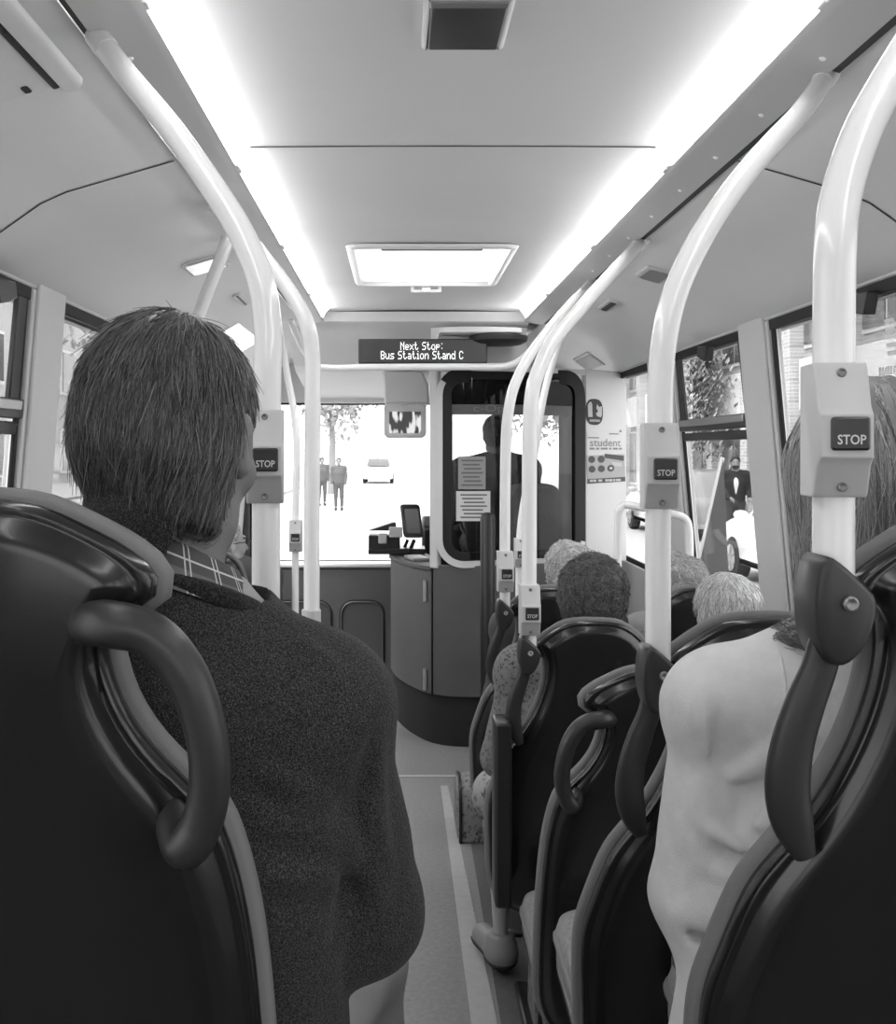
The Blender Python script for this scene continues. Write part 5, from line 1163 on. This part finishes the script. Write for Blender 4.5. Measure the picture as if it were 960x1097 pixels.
# ------------------------------------------------------------------ other passengers and people
def curly(fig, root, g, t=.022, bumps=.007, bf=75, n=3000, nape=-.075, front=.045, nm='curly', L=.03, curl=1.3, tones=(.45, 1.6)):
    f = cap_field(fig, t, front, nape, bumps, bf); lo, hi = hbox(fig)
    c = fig.H(0, -.02, .12)
    def flow(P):
        d = P - c; d /= np.linalg.norm(d, axis=1, keepdims=True) + 1e-6; return d * .6 + V(0, 0, -.5)
    hair(fig, root, f, hairmat('hair_%s_%d' % (nm, int(g * 100)), g, .5), .008, n, L, 7, flow, (.0016 if curl > 1 else .0010), .0006, (.0, .010), curl, lo, hi, tones, base_tone=.6)
shoe = mat('shoe_dark', .03, .5)
# curly dark haired woman in florals, aisle seat ahead
C_ = Fig((.515, 2.85, .52), hyaw=-.1, sc=.95, bulk=1.05, head=(.545, 2.88, 1.182), shL=(.345, 2.86, .985), elL=(.285, 2.88, .74), wrL=(.36, 3.1, .66), knL=(.30, 3.14, .55), hipL=(.44, 2.9, .60), anL=(.315, 3.16, .10), anR=(.58, 3.2, .10), knR=(.60, 3.2, .55))
C_.toe = {'L': .3}
pc = person(C_, 'passenger with dark curly hair and a floral blouse in an aisle seat', .36, .009)
top(C_, pc, 'blouse', floral('floral_blouse', .025, .17, 110), .009, .012, .0, .07, .80, lambda P, d: d + wob(P, 40) * .004)
def fsk(P):
    J = C_.J; d = smin(f_cap(P, J['hipL'], J['knL'], .095, .08), f_cap(P, J['hipR'], J['knR'], .095, .08), .08); d = smin(d, f_ell(P, J['pel'], (.17, .14, .12)), .05)
    d = smin(d, f_cap(P, (J['knL'] + J['knR']) / 2, (J['knL'] + J['knR']) / 2 - V(0, .02, .2), .10, .11), .08); return smax(d, .33 - P[:, 2], .01) + wob(P, 30) * .005
cloth(C_, pc, 'skirt', fsk, floral('floral_skirt', .06, .30, 40), .010, (.2, 2.6, .25), (.9, 3.5, .85)); shoes(C_, pc, mat('shoe_pale', .2, .5, .3), sole=True)
curly(C_, pc, .085, .025, .005, 85, 7000, tones=(.25, 2.3))
# white haired passenger directly ahead, aisle seat
D_ = Fig((.55, 3.52, .50), sc=.93, bulk=.94, hyaw=.15, head=(.592, 3.56, 1.165))
pd = person(D_, 'passenger with short white hair just beyond the curly dark haired one', .40, .010)
top(D_, pd, 'blouse', mat('blouse_dark', .05, .85), .010, .014, .0, .07, .85); legs(D_, pd, mat('trousers_mid', .15, .85), .012); shoes(D_, pd, shoe, .010); curly(D_, pd, .55, .018, .010, 55, 2600, nm='white')
E_ = Fig((1.0, 3.52, .48), sc=.93, bulk=.95, head=(.965, 3.56, 1.115))
pe = person(E_, 'pale curly haired passenger in the furthest window seat on the right', .40, .010)
top(E_, pe, 'jacket', mat('jacket_pale', .35, .85), .010, .014, .0, .07, .9); legs(E_, pe, mat('trousers_mid', .15, .85), .012); shoes(E_, pe, shoe, .010); curly(E_, pe, .42, .030, .013, 60, 4000, nm='pale')
F_ = Fig((.96, 2.87, .48), sc=.95, hyaw=.1, hpitch=-.15, head=(.925, 2.90, 1.135))
pf_ = person(F_, 'white haired passenger in the window seat beside the curly dark haired one', .40, .009)
top(F_, pf_, 'jacket', mat('jacket_mid', .22, .85), .010, .014, .0, .07, .9); legs(F_, pf_, mat('trousers_mid', .15, .85), .012); shoes(F_, pf_, shoe, .010); curly(F_, pf_, .66, .016, .006, 45, 6000, nm='white', L=.05, curl=.35)
# spectacled man at the front left
G_ = Fig((-.80, 4.78, .48), hyaw=-.9, sc=1.0, head=(-.815, 4.82, 1.165))
pg = person(G_, 'elderly white haired man with spectacles, far forward on the left by the entrance', .42, .008)
top(G_, pg, 'jacket', mat('jacket_dark', .05, .85), .010, .016, .0, .07, .9); legs(G_, pg, mat('trousers_mid', .15, .85), .012); shoes(G_, pg, shoe, .010); curly(G_, pg, .58, .012, .004, 60, 1800, nm='white', front=.02)
m = MB()
for sx in (-1, 1):
    m.tube([G_.H(sx * .032 + .021 * math.cos(a), .108, .004 + .017 * math.sin(a)) for a in np.linspace(0, 2 * PI, 17)[:-1]], .002, 6, closed=True); m.tube([G_.H(sx * .052, .106, .008), G_.H(sx * .078, .06, .008), G_.H(sx * .084, -.01, .004)], .002, 6)
m.tube([G_.H(-.011, .110, .008), G_.H(.011, .110, .008)], .002, 6); m.build('spectacles', M_black, pg, True)
# driver in the cab, on the driver seat
Hh = Fig((.62, 6.42, .94), hyaw=.15, sc=1.02, bulk=1.1, head=(.615, 6.45, 1.700), wrL=(.40, 6.75, 1.22), wrR=(.78, 6.75, 1.22), shL=(.40, 6.42, 1.47), elL=(.34, 6.47, 1.2), anL=(.5, 6.72, .60), anR=(.72, 6.72, .60), knL=(.48, 6.80, 1.0), knR=(.72, 6.80, 1.0))
ph_ = person(Hh, 'driver in dark clothes seen from behind through the cab window', .10, .010)
top(Hh, ph_, 'jacket', mat('driver_jacket', .012, .9), .010, .02, -.02, .06, .93); legs(Hh, ph_, mat('driver_trousers', .015, .9), .012); shoes(Hh, ph_, shoe, .010)
curly(Hh, ph_, .010, .012, .003, 60, 1500, nm='dark')
t = thing('high_backed_seat', 'pale grey high backed driver seat behind the cab window', 'seat', (.80, 6.12, 0))
m = MB(); m.slab(cr([(.62, .90), (.615, 1.2), (.645, 1.36), (.72, 1.405), (.88, 1.405), (.955, 1.36), (.985, 1.2), (.98, .90)], 4), [(.02, 6.19), (0, 6.17), (0, 6.11), (.02, 6.09), (.05, 6.085)], lambda u, v, q: (u, q - .05 * (v - 1), v)); m.build('backrest', mat('driver_seat_cloth', .17, .85, .2, noise=.1, nscale=80), t, True)
m = MB(); m.slab(rrect(.44, .5, .08, cx=.72, cy=6.42), [(.01, .84), (0, .85), (0, .92), (.03, .94)], lambda u, v, q: (u, v, q)); m.build('cushion', MATS['driver_seat_cloth'], t, True)
m = MB(); m.box((.72, 6.4, .42), (.3, .34, .84)); m.build('pedestal', M_black, t, True, bevel=.02)
# people in the street
I_ = Fig((6.1, 18.6, GZ + .08), yaw=PI - .2, stand=True, sc=1.0, wrR=(5.95, 18.40, 1.0 + GZ + .08), wrL=(6.3, 18.4, 1.0 + GZ + .08))
pi_ = person(I_, 'bearded man in a dark open jacket standing behind the white car', .25, .016)
def exj(P, d): return smax(d, -f_cap(P, I_.J['neck'] + I_.R @ V(0, .15, 0), I_.J['pel'] + I_.R @ V(0, .16, 0), .05, .035), .01)
top(I_, pi_, 'jacket', mat('street_jacket', .02, .9), .016, .016, -.05, .06, .93, exj)
def fshirt(P): return smax(I_.torso(P, .004), I_.J['pel'][2] - P[:, 2], .01)
lo, hi = I_.box('pel', 'chest', 'neck', 'shL', 'shR', pad=.18); cloth(I_, pi_, 'shirt', fshirt, mat('shirt_white', .7, .9), .016, lo, hi)
legs(I_, pi_, mat('street_trousers', .05, .9), .02); shoes(I_, pi_, shoe, .016); curly(I_, pi_, .015, .012, .002, 60, 600, nm='dark')
def fb(P): q = I_.hl(P); return smax(f_ell(q, (0, .04, -.075), (.062, .06, .05)), -f_ell(q, (0, .115, -.06), (.028, .02, .016)), .01)
cloth(I_, pi_, 'beard', fb, mat('beard_dark', .02, .9), .008, I_.J['head'] - .2, I_.J['head'] + .2)
for px, yw, lb, g in ((363, 0, 'small pedestrian on the road ahead, the right one of two', .12), (347, .3, 'small pedestrian beside a pale pole on the road ahead, the left one', .12)):
    dd_ = 33 if px > 350 else 36; p = W(px - (px < 350) * 2, 545, dd_); K_ = Fig((p[0], dd_, GZ), yaw=PI + yw, stand=True, sc=.97); pk = person(K_, lb, .3, .022)
    top(K_, pk, 'jacket', mat('walker_jacket', g, .9), .022, .02, -.05, .06, .93); legs(K_, pk, mat('walker_trousers', .10, .9), .022, .01); shoes(K_, pk, shoe, .02)
    f = cap_field(K_, .014, .04, -.07, 0); lo, hi = hbox(K_); cloth(K_, pk, 'hair', f, mat('walker_hair', .06, .7), .014, lo, hi)
# bags on the floor by the seats
def bag(label, c, r_, m_, strap):
    t = thing('handbag', label, 'bag', (c[0], c[1], 0)); P0 = V(*c)
    m = MB(); out = cr([(-r_[1], 0), (-r_[1] * .95, r_[2] * .5), (-r_[1] * .6, r_[2]), (r_[1] * .6, r_[2]), (r_[1] * .95, r_[2] * .5), (r_[1], 0)], 4)
    m.slab(out, [(.02, -r_[0]), (.004, -r_[0] * .8), (0, 0), (.004, r_[0] * .8), (.02, r_[0])], lambda u, v, q: (c[0] + q, c[1] + u, .004 + v)); m.build('body', m_, t, True)
    m = MB(); m.slab(out, [(-.004, -r_[0] * .92), (-.006, -r_[0] * .85), (-.004, -r_[0] * .78)], lambda u, v, q: (c[0] + q, c[1] + u, .004 + v)); m.build('edge_trim', M_black, t, True)
    m = MB(); m.tube([(c[0], c[1] - r_[1] * .4, r_[2]), (c[0], c[1] - r_[1] * .3, r_[2] + strap), (c[0], c[1] + r_[1] * .3, r_[2] + strap), (c[0], c[1] + r_[1] * .4, r_[2])], .008, 8, smooth=4); m.build('strap', M_black, t, True)
bag("floral bag with a dark trim on the floor beside the furthest aisle seat", (.325, 4.32, 0), (.085, .14, .22), floral('floral_bag', .03, .22, 60), .05)
bag('dark patterned bag on the floor under the seat of the curly haired passenger', (.44, 2.86, 0), (.07, .10, .18), floral('pattern_bag', .04, .16, 30), .06)
# ------------------------------------------------------------------ camera, light, colour
cam = bpy.data.cameras.new('camera'); co = bpy.data.objects.new('camera', cam); COL.objects.link(co); SC.camera = co
co.location = (0, 0, EYE); co.rotation_euler = (PI / 2, 0, 0)
cam.sensor_fit = 'VERTICAL'; cam.sensor_height = 36; cam.sensor_width = 36; cam.lens = 36 * F / 1097
cam.shift_x = (480 - VX) / 1097; cam.shift_y = -(548.5 - VY) / 1097; cam.clip_start = .05; cam.clip_end = 400
wd = bpy.data.worlds.new('overcast'); SC.world = wd; wd.use_nodes = True; nt = wd.node_tree; bg = nt.nodes['Background']
tc = node(nt, 'ShaderNodeTexCoord'); sp = node(nt, 'ShaderNodeSeparateXYZ'); rp = node(nt, 'ShaderNodeValToRGB'); nz = node(nt, 'ShaderNodeTexNoise', i_Scale=2.0, i_Detail=3.0)
rp.color_ramp.elements[0].position = 0; rp.color_ramp.elements[0].color = (.9, .9, .9, 1); rp.color_ramp.elements[1].position = .8; rp.color_ramp.elements[1].color = (1, 1, 1, 1)
nt.links.new(tc.outputs['Generated'], sp.inputs[0]); nt.links.new(sp.outputs['Z'], rp.inputs['Fac']); nt.links.new(rp.outputs[0], bg.inputs['Color']); bg.inputs['Strength'].default_value = 3.0
su = bpy.data.lights.new('sun', 'SUN'); su.energy = 1.6; su.angle = R(12); so = bpy.data.objects.new('sun', su); COL.objects.link(so); so.rotation_euler = (R(35), 0, R(-60))
vs = SC.view_settings; vs.view_transform = 'Standard'; vs.look = 'None'; vs.gamma = 1; vs.exposure = .7; vs.use_curve_mapping = False
SC.display_settings.display_device = 'sRGB'
SC.cycles.max_bounces = 8; SC.cycles.diffuse_bounces = 5; SC.cycles.transparent_max_bounces = 16; SC.cycles.caustics_reflective = False; SC.cycles.caustics_refractive = False; SC.cycles.sample_clamp_indirect = 6
